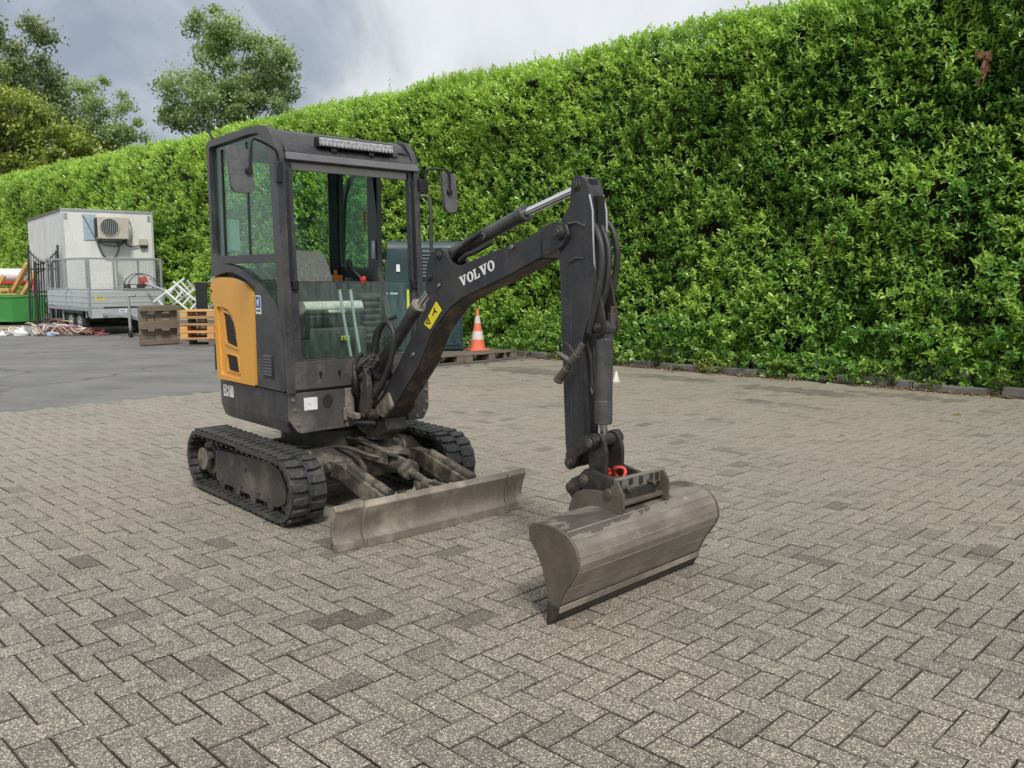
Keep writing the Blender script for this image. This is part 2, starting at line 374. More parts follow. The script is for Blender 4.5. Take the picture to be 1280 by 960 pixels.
def sheet(name, pts, z, mat):
    me = bpy.data.meshes.new(name); me.from_pydata([(p[0], p[1], z) for p in pts], [], [tuple(range(len(pts)))]); me.materials.append(mat)
    return obj(name, me)
tag(sheet('ground', [(-300, -300), (300, -300), (300, 300), (-300, 300)], -.06, M['farground']), kind='structure')
yard = tag(sheet('paved_yard', [(-14, -3), (14, -3), tuple(hp(11.46, -9))[:2], tuple(hp(11.46, 14))[:2], (-14, 10)], -.012, M['joint']), kind='structure')
# asphalt strip: everything behind the joint line from (-5.37,8.89) towards (.1,14.6)
A0 = Vector((-5.373, 8.889, 0)); AD = Vector((.695, .719, 0))
def beyond_asphalt(p): 
    d = Vector((p[0], p[1], 0)) - A0; return AD.x * d.y - AD.y * d.x > 0
k0, k1 = A0 - AD * 30, A0 + AD * 9.5
asph = [tuple(k0)[:2], tuple(k1)[:2], tuple(hp(11.45, 11.2))[:2], tuple(hp(11.45, 70))[:2], (-80, 30)]
tag(sheet('asphalt', asph, -.004, M['asphalt']), kind='structure')
tag(sheet('soil_bed', [tuple(hp(11.56, -12))[:2], tuple(hp(11.56, 60))[:2], tuple(hp(14.5, 60))[:2], tuple(hp(14.5, -12))[:2]], .02, M['soil']), kind='structure')

darkspots = [((.25, 12.95), .75, .16), ((1.05, 3.35), .0, 0), ((3.6, 10.7), .9, .12), ((2.2, 12.1), .8, .12), ((4.7, 10.2), .7, .1), ((3.0, 9.6), .5, .06)]
def paver_data():
    out = []
    for i in range(-160, 160):
        for j in range(-60, 180):
            m_ = (i - j) % 4
            if m_ == 0: da, db = 2, 1
            elif m_ == 3: da, db = 1, 2
            else: continue
            c = ORG + AV * (i + da / 2) * W_ + BV * (j + db / 2) * W_
            if c.y < 1.75 or c.y > 16.5 or abs(c.x) > .66 * c.y + .35: continue
            if beyond_asphalt(c) or c.dot(HN) > 11.36: continue
            out.append((c, da, db))
    out.sort(key=lambda q: q[0].x ** 2 + q[0].y ** 2)
    return out
PD = paver_data()
def paver_arrays(lst, local=False):
    V = []; T = []
    fidx = np.array([(8, 9, 10, 11), (0, 1, 5, 4), (1, 2, 6, 5), (2, 3, 7, 6), (3, 0, 4, 7), (4, 5, 9, 8), (5, 6, 10, 9), (6, 7, 11, 10), (7, 4, 8, 11)])
    for c, da, db in lst:
        near = c.y < 7
        gap = random.uniform(.0017, .0034); hx, hy = da * W_ / 2 - gap, db * W_ / 2 - gap
        if random.random() < .1: hx -= random.uniform(0, .0022); hy -= random.uniform(0, .0022)
        ch = .0042; tx, ty = random.gauss(0, .005), random.gauss(0, .005); dz = random.gauss(0, .0011); rz = random.gauss(0, .005)
        corners = [(-1, -1), (1, -1), (1, 1), (-1, 1)]; ox, oy = random.gauss(0, .0006), random.gauss(0, .0006)
        for lvl, zz in ((0, -.011), (1, -.003), (2, 0)):
            for sx, sy in corners:
                j = random.uniform(0, .0013) if lvl else 0
                x = sx * (hx - (ch if lvl == 2 else 0) - j); y = sy * (hy - (ch if lvl == 2 else 0) - j)
                x, y = x - y * rz + ox, y + x * rz + oy
                p = AV * x + BV * y; z = zz + dz + x * tx + y * ty
                V.append((p.x + (0 if local else c.x), p.y + (0 if local else c.y), z))
        tn = min(.9, max(.02, random.gauss(.60, .15)))
        if random.random() < .03: tn = random.uniform(.1, .35)
        for (sx_, sy_), ra, rb in darkspots:
            if ra:
                d = Vector((c.x - sx_, c.y - sy_, 0))
                a_, b_ = d.dot(HH) / ra, d.dot(HN) / (rb * 2.2)
                if a_ * a_ + b_ * b_ < 1: tn = random.uniform(0, .2)
        if (Vector((c.x, c.y)) - Vector((-.68, 3.47))).length < .13: tn = random.uniform(.02, .12)
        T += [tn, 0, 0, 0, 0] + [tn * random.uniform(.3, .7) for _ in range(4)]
    n = len(lst); F = (fidx[None] + (np.arange(n) * 12)[:, None, None]).reshape(-1, 4)
    return np.array(V), F, np.array(T)
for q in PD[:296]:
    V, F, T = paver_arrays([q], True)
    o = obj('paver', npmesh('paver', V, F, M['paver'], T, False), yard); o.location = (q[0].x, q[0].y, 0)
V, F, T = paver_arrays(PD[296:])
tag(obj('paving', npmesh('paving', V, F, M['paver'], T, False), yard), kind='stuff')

# kerb of concrete stones along the hedge
kerb = thing('kerb', tuple(hp(11.5, 0)), 0, None, None); kerb['kind'] = 'structure'
g = G(); g.box(-.495, .495, -.05, .05, -.02, .10); kst = mesh_of('kerb_stone', g, M['kerb'])
kang = math.atan2(HH.y, HH.x)
for i in range(-8, 40):
    if i in (15, 16): continue
    o = inst('kerb_stone', kst, kerb, tuple(HH * i + HN * random.gauss(0, .008) + Vector((0, 0, random.gauss(-.012, .012)))), (random.gauss(0, .02), random.gauss(0, .006), kang + random.gauss(0, .006)))
    b = o.modifiers.new('bevel', 'BEVEL'); b.width = .012; b.segments = 2

# ================================================================== FOLIAGE HELPERS
LEAF8 = np.array([(0, 0, 0), (.35, .5, .04), (.35, 0, -.05), (.35, -.5, .04), (.72, .42, 0), (.72, 0, -.09), (.72, -.42, 0), (1, 0, -.14)])
LF8 = np.array([(0, 2, 1), (0, 3, 2), (1, 2, 4), (2, 5, 4), (2, 3, 5), (3, 6, 5), (4, 5, 7), (5, 6, 7)])
LEAF4 = np.array([(0, 0, 0), (.5, .5, .06), (1, 0, -.08), (.5, -.5, .06), (.5, 0, -.02)])
LF4 = np.array([(0, 4, 1), (1, 4, 2), (0, 3, 4), (3, 2, 4)])
def leaves(pos, dirs, ups, length, width, tint, fine=True):
    """leaf-sized faces: arrays of base points, directions, rough up vectors"""
    T, F = (LEAF8, LF8) if fine else (LEAF4, LF4)
    d = dirs / np.linalg.norm(dirs, axis=1, keepdims=True)
    s = np.cross(ups, d); s /= np.linalg.norm(s, axis=1, keepdims=True) + 1e-9
    u = np.cross(d, s)
    L = length[:, None, None]; Wd = width[:, None, None]
    V = pos[:, None] + d[:, None] * T[None, :, 0:1] * L + s[:, None] * T[None, :, 1:2] * Wd + u[:, None] * T[None, :, 2:3] * L
    n = len(pos); FF = (F[None] + (np.arange(n) * len(T))[:, None, None]).reshape(-1, 3)
    return V.reshape(-1, 3), FF, np.repeat(tint, len(F))
def shoots(base, axis, nl, L, tint, spread=.9, seglen=.10):
    """nl leaves round each shoot axis, older ones lower and wider open"""
    n = len(base); ax = axis / np.linalg.norm(axis, axis=1, keepdims=True)
    r1 = np.cross(ax, rng.normal(size=(n, 3))); r1 /= np.linalg.norm(r1, axis=1, keepdims=True); r2 = np.cross(ax, r1)
    P, D, U, LL, TT = [], [], [], [], []
    ph0 = rng.uniform(0, 6.28, n)
    for k in range(nl):
        ph = ph0 + k * 2.4 + rng.normal(0, .25, n); f = k / max(nl - 1, 1)
        rad = r1 * np.cos(ph)[:, None] + r2 * np.sin(ph)[:, None]
        op = spread * (1.25 - .85 * f) + rng.normal(0, .15, n)
        d = ax * np.cos(op)[:, None] + rad * np.sin(op)[:, None]; d[:, 2] -= .18 * rng.random(n)
        P.append(base + ax * (seglen * f)); D.append(d); U.append(ax + np.array((0, 0, .6)))
        LL.append(L * rng.uniform(.75, 1.15, n) * (1 - .25 * f)); TT.append(np.clip(tint + .16 * f + rng.normal(0, .06, n), 0, .92))
    return [np.concatenate(a) for a in (P, D, U, LL, TT)]
class VNoise:
    def __init__(s, seed, cell): s.r = np.random.default_rng(seed).random((256, 256)); s.c = cell
    def __call__(s, x, y):
        x, y = np.asarray(x) / s.c + 50, np.asarray(y) / s.c + 50
        i, j = np.floor(x).astype(int), np.floor(y).astype(int); a, b = x - i, y - j
        a, b = a * a * (3 - 2 * a), b * b * (3 - 2 * b); r = s.r
        return (r[i % 256, j % 256] * (1 - a) + r[(i + 1) % 256, j % 256] * a) * (1 - b) + (r[i % 256, (j + 1) % 256] * (1 - a) + r[(i + 1) % 256, (j + 1) % 256] * a) * b

# ================================================================== HEDGE
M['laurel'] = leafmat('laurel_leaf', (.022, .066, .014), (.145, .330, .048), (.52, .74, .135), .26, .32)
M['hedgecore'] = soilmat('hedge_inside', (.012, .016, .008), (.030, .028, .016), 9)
M['twig'] = plain('twig_bark', (.10, .075, .05), .85, var=.4, scale=30)
hedge = thing('hedge', tuple(hp(12.6, 0)), 0, 'tall clipped laurel hedge with glossy green leaves running behind the whole yard', 'hedge')
HL = Vector(hedge.location)
nA, nB, nC, nD = VNoise(1, 1.1), VNoise(2, .42), VNoise(3, .33), VNoise(4, 2.4)
FACE, TOP = 11.78, 5.14
def hedge_leaves(w0, w1, dens, nl, L, fine, ztop=TOP):
    n = int((w1 - w0) * (ztop - .05) * dens); w = rng.uniform(w0, w1, n); z = rng.uniform(.08, ztop, n)
    hole = nC(w, z * .8) * .6 + nB(w + 9, z) * .4
    depth = (1 - rng.random(n) ** .7) * .34
    keep = (hole > .215) | (depth > .24); w, z, depth, hole = w[keep], z[keep], depth[keep], hole[keep]
    disp = (nA(w, z) - .5) * .42 + (nB(w, z) - .5) * .20 + np.clip(.215 - hole, 0, 1) * 1.6
    rnd = np.clip((z - (ztop - .35)) / .35, 0, 1) ** 2 * .22
    low = np.clip((.5 - z) / .5, 0, 1) * .12
    off = FACE + disp + depth + rnd + low
    Nv, Hv = np.array(HN), np.array(HH)
    base = off[:, None] * Nv + w[:, None] * Hv + z[:, None] * np.array((0, 0, 1))
    ax = -Nv[None] * rng.uniform(.5, 1.0, len(w))[:, None] + np.array((0, 0, 1)) * rng.uniform(.15, 1.1, len(w))[:, None] + Hv[None] * rng.normal(0, .42, len(w))[:, None]
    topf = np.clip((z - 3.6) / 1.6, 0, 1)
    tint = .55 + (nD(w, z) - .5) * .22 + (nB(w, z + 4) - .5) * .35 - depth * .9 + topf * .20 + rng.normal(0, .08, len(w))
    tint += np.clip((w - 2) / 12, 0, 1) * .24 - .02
    # top surface
    m = int((w1 - w0) * 1.5 * dens * .8); wt = rng.uniform(w0, w1, m); o2 = rng.uniform(FACE + .12, FACE + 1.55, m)
    zt = ztop + (nA(wt, o2) - .5) * .16 + rng.normal(0, .05, m) - np.clip(FACE + .3 - o2, 0, 1) * .4
    base2 = o2[:, None] * Nv + wt[:, None] * Hv + zt[:, None] * np.array((0, 0, 1))
    ax2 = rng.normal(0, .28, (m, 3)); ax2[:, 2] = 1
    base = np.concatenate([base, base2]); ax = np.concatenate([ax, ax2]); tint = np.concatenate([tint, .78 + rng.normal(0, .08, m)])
    P, D, U, LL, TT = shoots(base, ax, nl, L, tint)
    k = rng.random(len(TT)); TT = np.where(k > .9965, .965, TT); TT = np.where(k < .0006, 1.0, TT)
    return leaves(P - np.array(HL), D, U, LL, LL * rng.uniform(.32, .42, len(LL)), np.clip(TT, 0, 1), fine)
def skirt_leaves(w0, w1, dens, L, fine):
    n = int((w1 - w0) * dens); w = rng.uniform(w0, w1, n); z = rng.random(n) ** 1.3 * .75 + .03
    off = FACE - .20 + (nA(w, z) - .5) * .3 + rng.random(n) * .25; Nv, Hv = np.array(HN), np.array(HH)
    base = off[:, None] * Nv + w[:, None] * Hv + z[:, None] * np.array((0, 0, 1))
    ax = -Nv[None] * rng.uniform(.3, 1.0, n)[:, None] + np.array((0, 0, 1)) * rng.uniform(-.2, 1, n)[:, None] + Hv[None] * rng.normal(0, .5, n)[:, None]
    P, D, U, LL, TT = shoots(base, ax, 7, L, .48 + rng.normal(0, .13, n))
    return leaves(P - np.array(HL), D, U, LL, LL * .42, np.clip(TT, 0, .93), fine)
def overhang(w0, w1, n, L):
    w = rng.uniform(w0, w1, n); k = nA(w + 31, w * 0 + 7) > .56; w = w[k]; n = len(w); z = rng.random(n) * .34 + .02
    off = 11.36 + rng.random(n) * .22 + z * .25; Nv, Hv = np.array(HN), np.array(HH)
    base = off[:, None] * Nv + w[:, None] * Hv + z[:, None] * np.array((0, 0, 1))
    ax = -Nv[None] * rng.uniform(.3, 1.0, n)[:, None] + np.array((0, 0, 1)) * rng.uniform(-.5, .7, n)[:, None] + Hv[None] * rng.normal(0, .6, n)[:, None]
    P, D, U, LL, TT = shoots(base, ax, 6, L, .5 + rng.normal(0, .13, n))
    return leaves(P - np.array(HL), D, U, LL, LL * .45, np.clip(TT, 0, .93), False)
parts_ = [overhang(-3.6, 14, 1500, .085), skirt_leaves(-3.6, 12, 85, .10, True), skirt_leaves(12, 44, 60, .13, False), hedge_leaves(-3.6, 7, 320, 7, .101, True), hedge_leaves(7, 17, 260, 7, .106, False), hedge_leaves(17, 44, 165, 6, .13, False)]
def join(ps):
    V = np.concatenate([p[0] for p in ps]); o = 0; F = []
    for p in ps: F.append(p[1] + o); o += len(p[0])
    return V, np.concatenate(F), np.concatenate([p[2] for p in ps])
V, F, T = join(parts_)
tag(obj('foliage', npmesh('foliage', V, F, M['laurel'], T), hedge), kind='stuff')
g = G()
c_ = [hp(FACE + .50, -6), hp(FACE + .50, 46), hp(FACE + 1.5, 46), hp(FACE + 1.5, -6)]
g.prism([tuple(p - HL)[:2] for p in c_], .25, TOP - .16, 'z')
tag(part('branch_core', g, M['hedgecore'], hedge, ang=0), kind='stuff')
g = G()
for i in range(520):                                            # stems and side twigs seen in the gaps
    w = random.uniform(-3.5, 16); z = random.uniform(.1, 4.6); a = hp(FACE + .44, w, z) - HL
    b = a + Vector((random.gauss(0, .12), random.gauss(0, .12), random.uniform(.15, .6))) - HN * random.uniform(.05, .3)
    g.tube([a, (a + b) / 2 + Vector((0, 0, .04)), b], [.009, .006, .003], 4)
for i in range(60):
    w = -3.5 + i * .4 + random.uniform(-.1, .1); a = hp(FACE + .42, w, .0) - HL
    g.tube([a, a + Vector((random.gauss(0, .05), 0, .9)), a + Vector((random.gauss(0, .1), 0, 2.2))], [.03, .024, .015], 5)
tag(part('branches', g, M['twig'], hedge, ang=60), kind='stuff')
# the sprays that show largest, each its own part
sprays = []
for k in range(8):
    P, D, U, LL, TT = shoots(np.zeros((1, 3)), np.array([[0., 0, 1]]), 6, .098, np.array([.42 + .05 * k]), 1.0, .11)
    sprays.append(npmesh('leaf_spray', *leaves(P, D, U, LL, LL * .38, TT)[:2], M['laurel'], leaves(P, D, U, LL, LL * .38, TT)[2]))
for i in range(230):
    w = random.uniform(-3.2, 6); z = random.uniform(.35, 5.0)
    if float(nC(w, z * .8)) * .6 + float(nB(w + 9, z)) * .4 < .3: continue
    off = FACE + (float(nA(w, z)) - .5) * .42 + (float(nB(w, z)) - .5) * .2 - .02
    ax = (-HN * random.uniform(.6, 1) + Vector((0, 0, random.uniform(.3, 1))) + HH * random.gauss(0, .35))
    inst('leaf_spray', random.choice(sprays), hedge, tuple(hp(off, w, z) - HL), ax.to_track_quat('Z', 'Y').to_euler())
def tall_shoot(w, off, z, h):
    n = int(h / .035); t = np.linspace(0, 1, n); b0 = np.array(hp(off, w, z) - HL)
    ph = np.arange(n) * 2.4; rad = np.stack([np.cos(ph), np.sin(ph), np.zeros(n)], 1)
    P = b0 + np.outer(t, (0.03, 0, h)); D = rad * (1.1 - .8 * t)[:, None] + np.array((0, 0, .75)); LL = .12 * (1.1 - .6 * t)
    V, F, T = leaves(P, D, np.tile((0, 0, 1.), (n, 1)), LL, LL * .36, np.full(n, .8))
    o = obj('tall_shoot', npmesh('tall_shoot', V, F, M['laurel'], T), hedge); o['label'] = 'long young shoot sticking up above the clipped top'
for a in ((4.9, 12.3, 5.0, .62), (3.9, 12.2, 5.05, .36), (10.8, 12.5, 5.0, .55), (15.2, 12.7, 5.0, .7), (15.6, 12.9, 5.0, .45), (2.1, 12.1, 5.05, .25)): tall_shoot(*a)
def dead_spray(w, z, n=10):
    b0 = np.array(hp(FACE - .12, w, z) - HL); P = b0 + rng.normal(0, .035, (n, 3)); D = rng.normal(0, .35, (n, 3)); D[:, 2] -= 1
    V, F, T = leaves(P, D, np.tile(-np.array(HN), (n, 1)), np.full(n, .11), np.full(n, .045), np.full(n, 1.0))
    o = obj('dead_spray', npmesh('dead_spray', V, F, M['laurel'], T), hedge); o['label'] = 'small hanging bunch of dead reddish brown leaves'
for a in ((-.05, 4.37), (.0, 4.2), (.85, 3.97), (-.1, 4.28), (2.95, 4.07), (2.95, 3.9), (.75, 3.85)): dead_spray(*a)

# ================================================================== TREES
M['treeA'] = leafmat('tree_leaf_grey_green', (.13, .20, .07), (.34, .47, .18), (.52, .62, .30), .5, .45)
M['treeB'] = leafmat('tree_leaf_dark', (.08, .12, .05), (.22, .29, .12), (.38, .44, .20), .55, .4)
M['treeC'] = leafmat('tree_leaf_yellow_green', (.07, .11, .02), (.28, .36, .06), (.54, .60, .11), .5, .35)
M['bark'] = plain('tree_bark', (.11, .09, .07), .9, var=.4, scale=8, bumps=.5)
def tree(loc, h, blobs, nleaf, size, mat, label, trunk_r=.22, csize=.9, ncl=60, name='tree', taper=.3):
    t = thing(name, loc, 0, label, 'tree')
    centres = []
    vol = np.array([b[3] * b[4] * b[5] for b in blobs]) ** .67; vol /= vol.sum()
    for b, sh in zip(blobs, vol):
        for _ in range(max(3, int(ncl * sh))):
            d = rng.normal(size=3); d /= np.linalg.norm(d); r = rng.random() ** .35
            centres.append(np.array(b[:3]) + d * np.array(b[3:]) * r)
    C = np.array(centres); idx = rng.integers(0, len(C), nleaf); cs = rng.uniform(.5, 1.3, len(C)) * csize
    P = C[idx] + rng.normal(size=(nleaf, 3)) * cs[idx][:, None] * np.array((.42, .42, .30))
    D = rng.normal(size=(nleaf, 3)); D[:, 2] -= .2
    U = rng.normal(0, .6, (nleaf, 3)); U[:, 2] += 1
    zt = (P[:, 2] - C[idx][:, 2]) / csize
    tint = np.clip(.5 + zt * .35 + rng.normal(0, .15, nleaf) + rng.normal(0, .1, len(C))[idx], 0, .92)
    LL = size * rng.uniform(.7, 1.3, nleaf)
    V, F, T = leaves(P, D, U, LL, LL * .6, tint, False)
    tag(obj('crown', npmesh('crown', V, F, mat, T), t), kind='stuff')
    g = G(); top = C[:, 2].max() * .92
    g.tube([(0, 0, -.1), (.08, .05, h * .3), (-.05, 0, h * .6), (0, 0, top)], [trunk_r, trunk_r * .8, trunk_r * .5, .03], 9)
    part('trunk', g, M['bark'], t, ang=70)
    for c in C[::3]:
        z0 = max(h * .2, c[2] * .62); m_ = Vector(((c[0]) * .45, c[1] * .45, (z0 + c[2]) / 2 + .2))
        gg = G(); gg.tube([(0, 0, z0), tuple(m_), tuple(c)], [trunk_r * .3, trunk_r * .16, .015], 5)
        part('limb', gg, M['bark'], t, ang=70)
    return t
tree((-12.85, 40.5, 0), 13, [(0, 0, 10.3, 2.9, 2.6, 3.0), (.3, 0, 8.3, 2.8, 2.6, 2.0), (-2.4, 0, 8.9, 1.5, 1.3, .7), (-.3, 0, 12.2, 1.7, 1.4, 1.1), (1.6, 0, 11.2, 1.5, 1.3, 1.5)], 30000, .165, M['treeA'], 'airy grey green tree rising alone above the hedge behind the excavator cab', .2, .62, 170)
tree((-30.6, 52, 0), 17, [(0, 0, 12, 4.6, 4, 3.8), (2.2, 0, 9.5, 4.4, 3, 3.0), (-1, 0, 16.2, 2.2, 2, 2.4), (2.4, 0, 15.6, 1.3, 1.1, .8), (3.6, 0, 12.0, 2, 1.6, 1.6)], 32000, .24, M['treeB'], 'tallest dark green tree at the left rising into the clouds', .35, .95, 140, 'tall_tree')
tree((-25.6, 45.5, 0), 10, [(0, 0, 7.2, 4.0, 3, 3.0), (-.8, 0, 9.6, 2.6, 2, 2.3), (2.4, 0, 7.0, 2.0, 2, 2.2)], 30000, .2, M['treeC'], 'rounded yellow green bushy tree low at the left behind the hedge', .25, .7, 150, 'bushy_tree')
tree((-22.1, 47.5, 0), 11, [(0, 0, 9.0, 2.0, 1.5, 2.8), (1.2, 0, 7.6, 1.9, 1.3, 2.0), (2.4, 0, 6.9, 1.3, .8, .8), (-.8, 0, 10.9, 1.2, 1, 1.0)], 14000, .16, M['treeA'], 'thin see-through tree with feathery branches right of the bushy tree', .14, .6, 80, 'slender_tree')

# ================================================================== EXCAVATOR (x forward, y to its left, z up)
ex = thing('mini_excavator', (-1.205, 5.650, 0), R(-48), 'dark grey and yellow mini excavator with cab, rubber tracks, dozer blade and ditching bucket', 'excavator')
YC = .05                                                        # centre plane of the digging gear

# ---- tracks
def track(yc, out):
    """yc centre plane; out = +1 / -1 outward side"""
    hw = .112; zr, zf, xr, xf, rb = .215, .208, -.600, .515, .193
    loop = []
    for i in range(13): a = R(90 + 180 * i / 12); loop.append((xr + rb * math.cos(a), zr + rb * math.sin(a)))
    for i in range(13): a = R(-90 + 180 * i / 12); loop.append((xf + rb * math.cos(a), zf + (rb - .005) * math.sin(a)))
    inner = []
    for x, z in loop:
        cx = xr if x < xr + .01 else xf; cz = zr if cx == xr else zf
        d = Vector((x - cx, z - cz)); d = d.normalized() * (d.length - .026); inner.append((cx + d.x, cz + d.y))
    g = G(); g.prism(loop, yc - hw, yc + hw, 'y', [inner])
    tr = part('rubber_track', g, M['rubber'], ex, .004)
    # belt length walk for the lugs
    P = [Vector(p) for p in loop]; P.append(P[0]); L = [0]
    for a, b in zip(P, P[1:]): L.append(L[-1] + (b - a).length)
    def at_(s):
        s %= L[-1]
        for i in range(len(L) - 1):
            if s <= L[i + 1]:
                t = (s - L[i]) / (L[i + 1] - L[i]); d = (P[i + 1] - P[i]).normalized(); return P[i].lerp(P[i + 1], t), d
    variants = []
    for k in range(5):
        g = G(); y0, y1 = -.004, .104; w = .026; pts = [(-w, y0), (-w * .9, y1 * .5), (-w * .72, y1), (w * .72, y1), (w * .95, y1 * .45), (w, y0)]
        jit = [(x + random.gauss(0, .0022), y + random.gauss(0, .002)) for x, y in pts]
        g.prism(jit, -.002, .020 - random.uniform(0, .004), 'z'); variants.append(mesh_of('lug', g, M['rubber']))
    n = 46
    for k in range(n):
        for side in (-1, 1):
            p, d = at_((k + (.5 if side > 0 else 0)) * L[-1] / n + .01)
            nrm = Vector((d.y, -d.x)); ang = math.atan2(d.x, d.y)      # lug z axis along the outward normal
            o = inst('lug', random.choice(variants), tr); X = Vector((d.x, 0, d.y)); Z = Vector((nrm.x, 0, nrm.y)); Y = Z.cross(X)
            m = Matrix((X, Y, Z)).transposed()
            if side < 0: m = m @ Matrix.Rotation(math.pi, 3, 'Z')
            o.matrix_local = Matrix.Translation((p.x, yc, p.y)) @ m.to_4x4()
            b = o.modifiers.new('bevel', 'BEVEL'); b.width = .003; b.segments = 1
    g = G(); k = 0                                              # guide teeth inside the belt
    s = 0
    while s < L[-1]:
        p, d = at_(s); nrm = Vector((d.y, -d.x)); c = p - nrm * .036
        g.beam((c.x - d.x * .012, yc - .03, c.y - d.y * .012), (c.x + d.x * .012, yc - .03, c.y + d.y * .012), .018, .022, (nrm.x, 0, nrm.y))
        g.beam((c.x - d.x * .012, yc + .03, c.y - d.y * .012), (c.x + d.x * .012, yc + .03, c.y + d.y * .012), .018, .022, (nrm.x, 0, nrm.y))
        g.beam((c.x - d.x * .009, yc + out * .085, c.y - d.y * .009), (c.x + d.x * .009, yc + out * .085, c.y + d.y * .009), .05, .012, (nrm.x, 0, nrm.y))
        s += L[-1] / 46
    tag(part('guide_teeth', g, M['rubber'], tr), kind='stuff')
    fr = G(); yo = yc + out * .062
    a, b = sorted((yo, yc - out * .05))
    fr.prism(fillet([(-.43, .095), (-.43, .30), (.33, .345), (.47, .315), (.545, .22), (.52, .12), (.43, .085)], .02), a, b, 'y')
    f_ = part('track_frame', fr, M['trackside'], ex, .006)
    h = G(); h.cyl((-.60, yo - out * .02, .215), (-.60, yc + out * .085, .215), .075, 24); h.cyl((-.60, yc - out * .09, .215), (-.60, yo - out * .03, .215), .115, 20)
    part('drive_motor', h, M['mudsteel'], ex, .005)
    h = G(); h.cyl((-.475, yo - out * .01, .255), (-.475, yo + out * .028, .255), .028, 16); part('hose_port', h, M['mudsteel'], f_, .003)
    h = G(); teeth = 22
    pol = [(-.60 + (r_) * math.cos(2 * math.pi * (i + .5 * q) / teeth), .215 + r_ * math.sin(2 * math.pi * (i + .5 * q) / teeth)) for i in range(teeth) for q, r_ in ((0, .150), (1, .128))]
    h.prism(pol, yc - .014, yc + .014, 'y'); part('sprocket', h, M['trackside'], ex)
    h = G(); h.cyl((.515, yc - .05, .208), (.515, yc + .05, .208), .145, 28); part('idler_wheel', h, M['trackside'], ex, .006)
    for x in (-.36, -.13, .10, .33):
        h = G(); h.cyl((x, yc - .06, .088), (x, yc + .06, .088), .045, 14); part('track_roller', h, M['trackside'], ex, .004)
    for x, z in ((-.33, .115), (-.05, .12), (.2, .125), (.02, .24)):
        h = G(); h.cyl((x, yo, z), (x, yo + out * .008, z), .009, 8); part('bolt', h, M['linkage'], f_)
track(-.560, -1); track(.545, 1)
g = G(); g.prism(fillet([(-.33, .15), (-.33, .33), (-.2, .37), (.28, .37), (.42, .30), (.45, .17), (.3, .14)], .03), -.46, .44, 'y')
part('undercarriage_frame', g, M['mudsteel'], ex, .008)
g = G(); g.cyl((0, 0, .36), (0, 0, .47), .33, 40); g.cyl((0, 0, .44), (0, 0, .505), .30, 32)
part('swing_bearing', g, M['linkage'], ex, .006)
for sy in (-1, 1):
    g = G(); g.cyl((.05, sy * .40, .20), (.05, sy * .50, .20), .06, 16); g.box(-.1, .2, min(sy * .38, sy * .5), max(sy * .38, sy * .5), .16, .30)
    part('axle_tube', g, M['mudsteel'], ex, .005)

# ---- dozer blade
def bladeprof(dx=0, t=.0):
    fr = [(1.182, .240), (1.196, .222), (1.176, .18), (1.158, .13), (1.152, .095), (1.160, .062), (1.178, .045), (1.182, .0)]
    bk = [(1.160, .0), (1.152, .045), (1.134, .062), (1.126, .095), (1.130, .13), (1.146, .18), (1.150, .222), (1.155, .24)]
    return [(x + dx, z) for x, z in fr + bk]
bl = part('dozer_blade', G().prism(bladeprof(.006), -.492, .512, 'y'), M['blade'], ex, .004)
g = G(); g.tube([(1.172, -.492, .236), (1.172, .512, .236)], .013, 10); part('top_roll', g, M['blade'], bl)
g = G(); g.box(1.183, 1.196, -.490, .510, 0, .048); part('cutting_edge', g, M['blade'], bl, .003)
for y0, y1 in ((-.672, -.494), (.514, .676)):
    w_ = part('blade_wing', G().prism(bladeprof(-.012), y0, y1, 'y'), M['blade'], bl, .004)
    g = G(); g.tube([(1.16, y0, .236), (1.16, y1, .236)], .012, 10); part('wing_roll', g, M['blade'], w_, .001); g = G(); g.box(1.17, 1.18, y0 + .003, y1 - .003, .002, .046); part('wing_edge', g, M['blade'], w_, .002)
for y in (-.498, .518):
    g = G(); g.prism([(x + (.006 if i < 8 else -.006), z) for i, (x, z) in enumerate(bladeprof(.008))], y - .006, y + .006, 'y'); part('joint_strip', g, M['blade'], bl, .002)
for y in (-.3, -.1, .15, .3):
    g = G(); g.prism([(1.03, .16), (1.14, .23), (1.14, .03), (1.09, .03)], y - .01, y + .01, 'y'); part('rib', g, M['mudsteel'], bl)
for y in (-.275, .315):
    g = G(); g.prism([(.46, .235), (.47, .315), (.52, .335), (.66, .325), (1.12, .215), (1.13, .13), (1.05, .11), (.6, .225)], y - .038, y + .038, 'y')
    a_ = part('blade_arm', g, M['mudsteel'], ex, .008)
    g = G(); g.cyl((.50, y - .062, .285), (.50, y + .062, .285), .032, 16); part('pivot_pin', g, M['coupler'], a_, .003)
    g = G(); g.tube([(.68, y, .322), (1.10, y, .235)], .026, 10); part('arm_tube', g, M['mudsteel'], a_)
g = G(); g.cyl((.42, YC, .335), (.80, YC, .275), .052, 20); g.cyl((.78, YC, .279), (.84, YC, .269), .060, 20)
c_ = part('blade_cylinder', g, M['mudsteel'], ex, .004)
g = G(); g.cyl((.82, YC, .272), (1.02, YC, .215), .025, 14); part('rod', g, M['mudsteel'], c_)
g = G(); g.box(.93, 1.13, YC - .055, YC - .03, .15, .235); g.box(.93, 1.13, YC + .03, YC + .055, .15, .235); g.cyl((.99, YC - .07, .215), (.99, YC + .07, .215), .022, 12); g.box(.98, 1.14, YC - .13, YC + .13, .12, .17)
part('cylinder_bracket', g, M['mudsteel'], c_, .006)
g = G(); g.prism(fillet([(.36, -.07), (.40, -.10), (.72, -.075), (.76, -.04), (.70, 0), (.76, .04), (.72, .075), (.40, .10)], .012), 0, .010, 'z', fn=lambda x, y, z: (x, y + YC, .405 - (x - .4) * .16 + z))
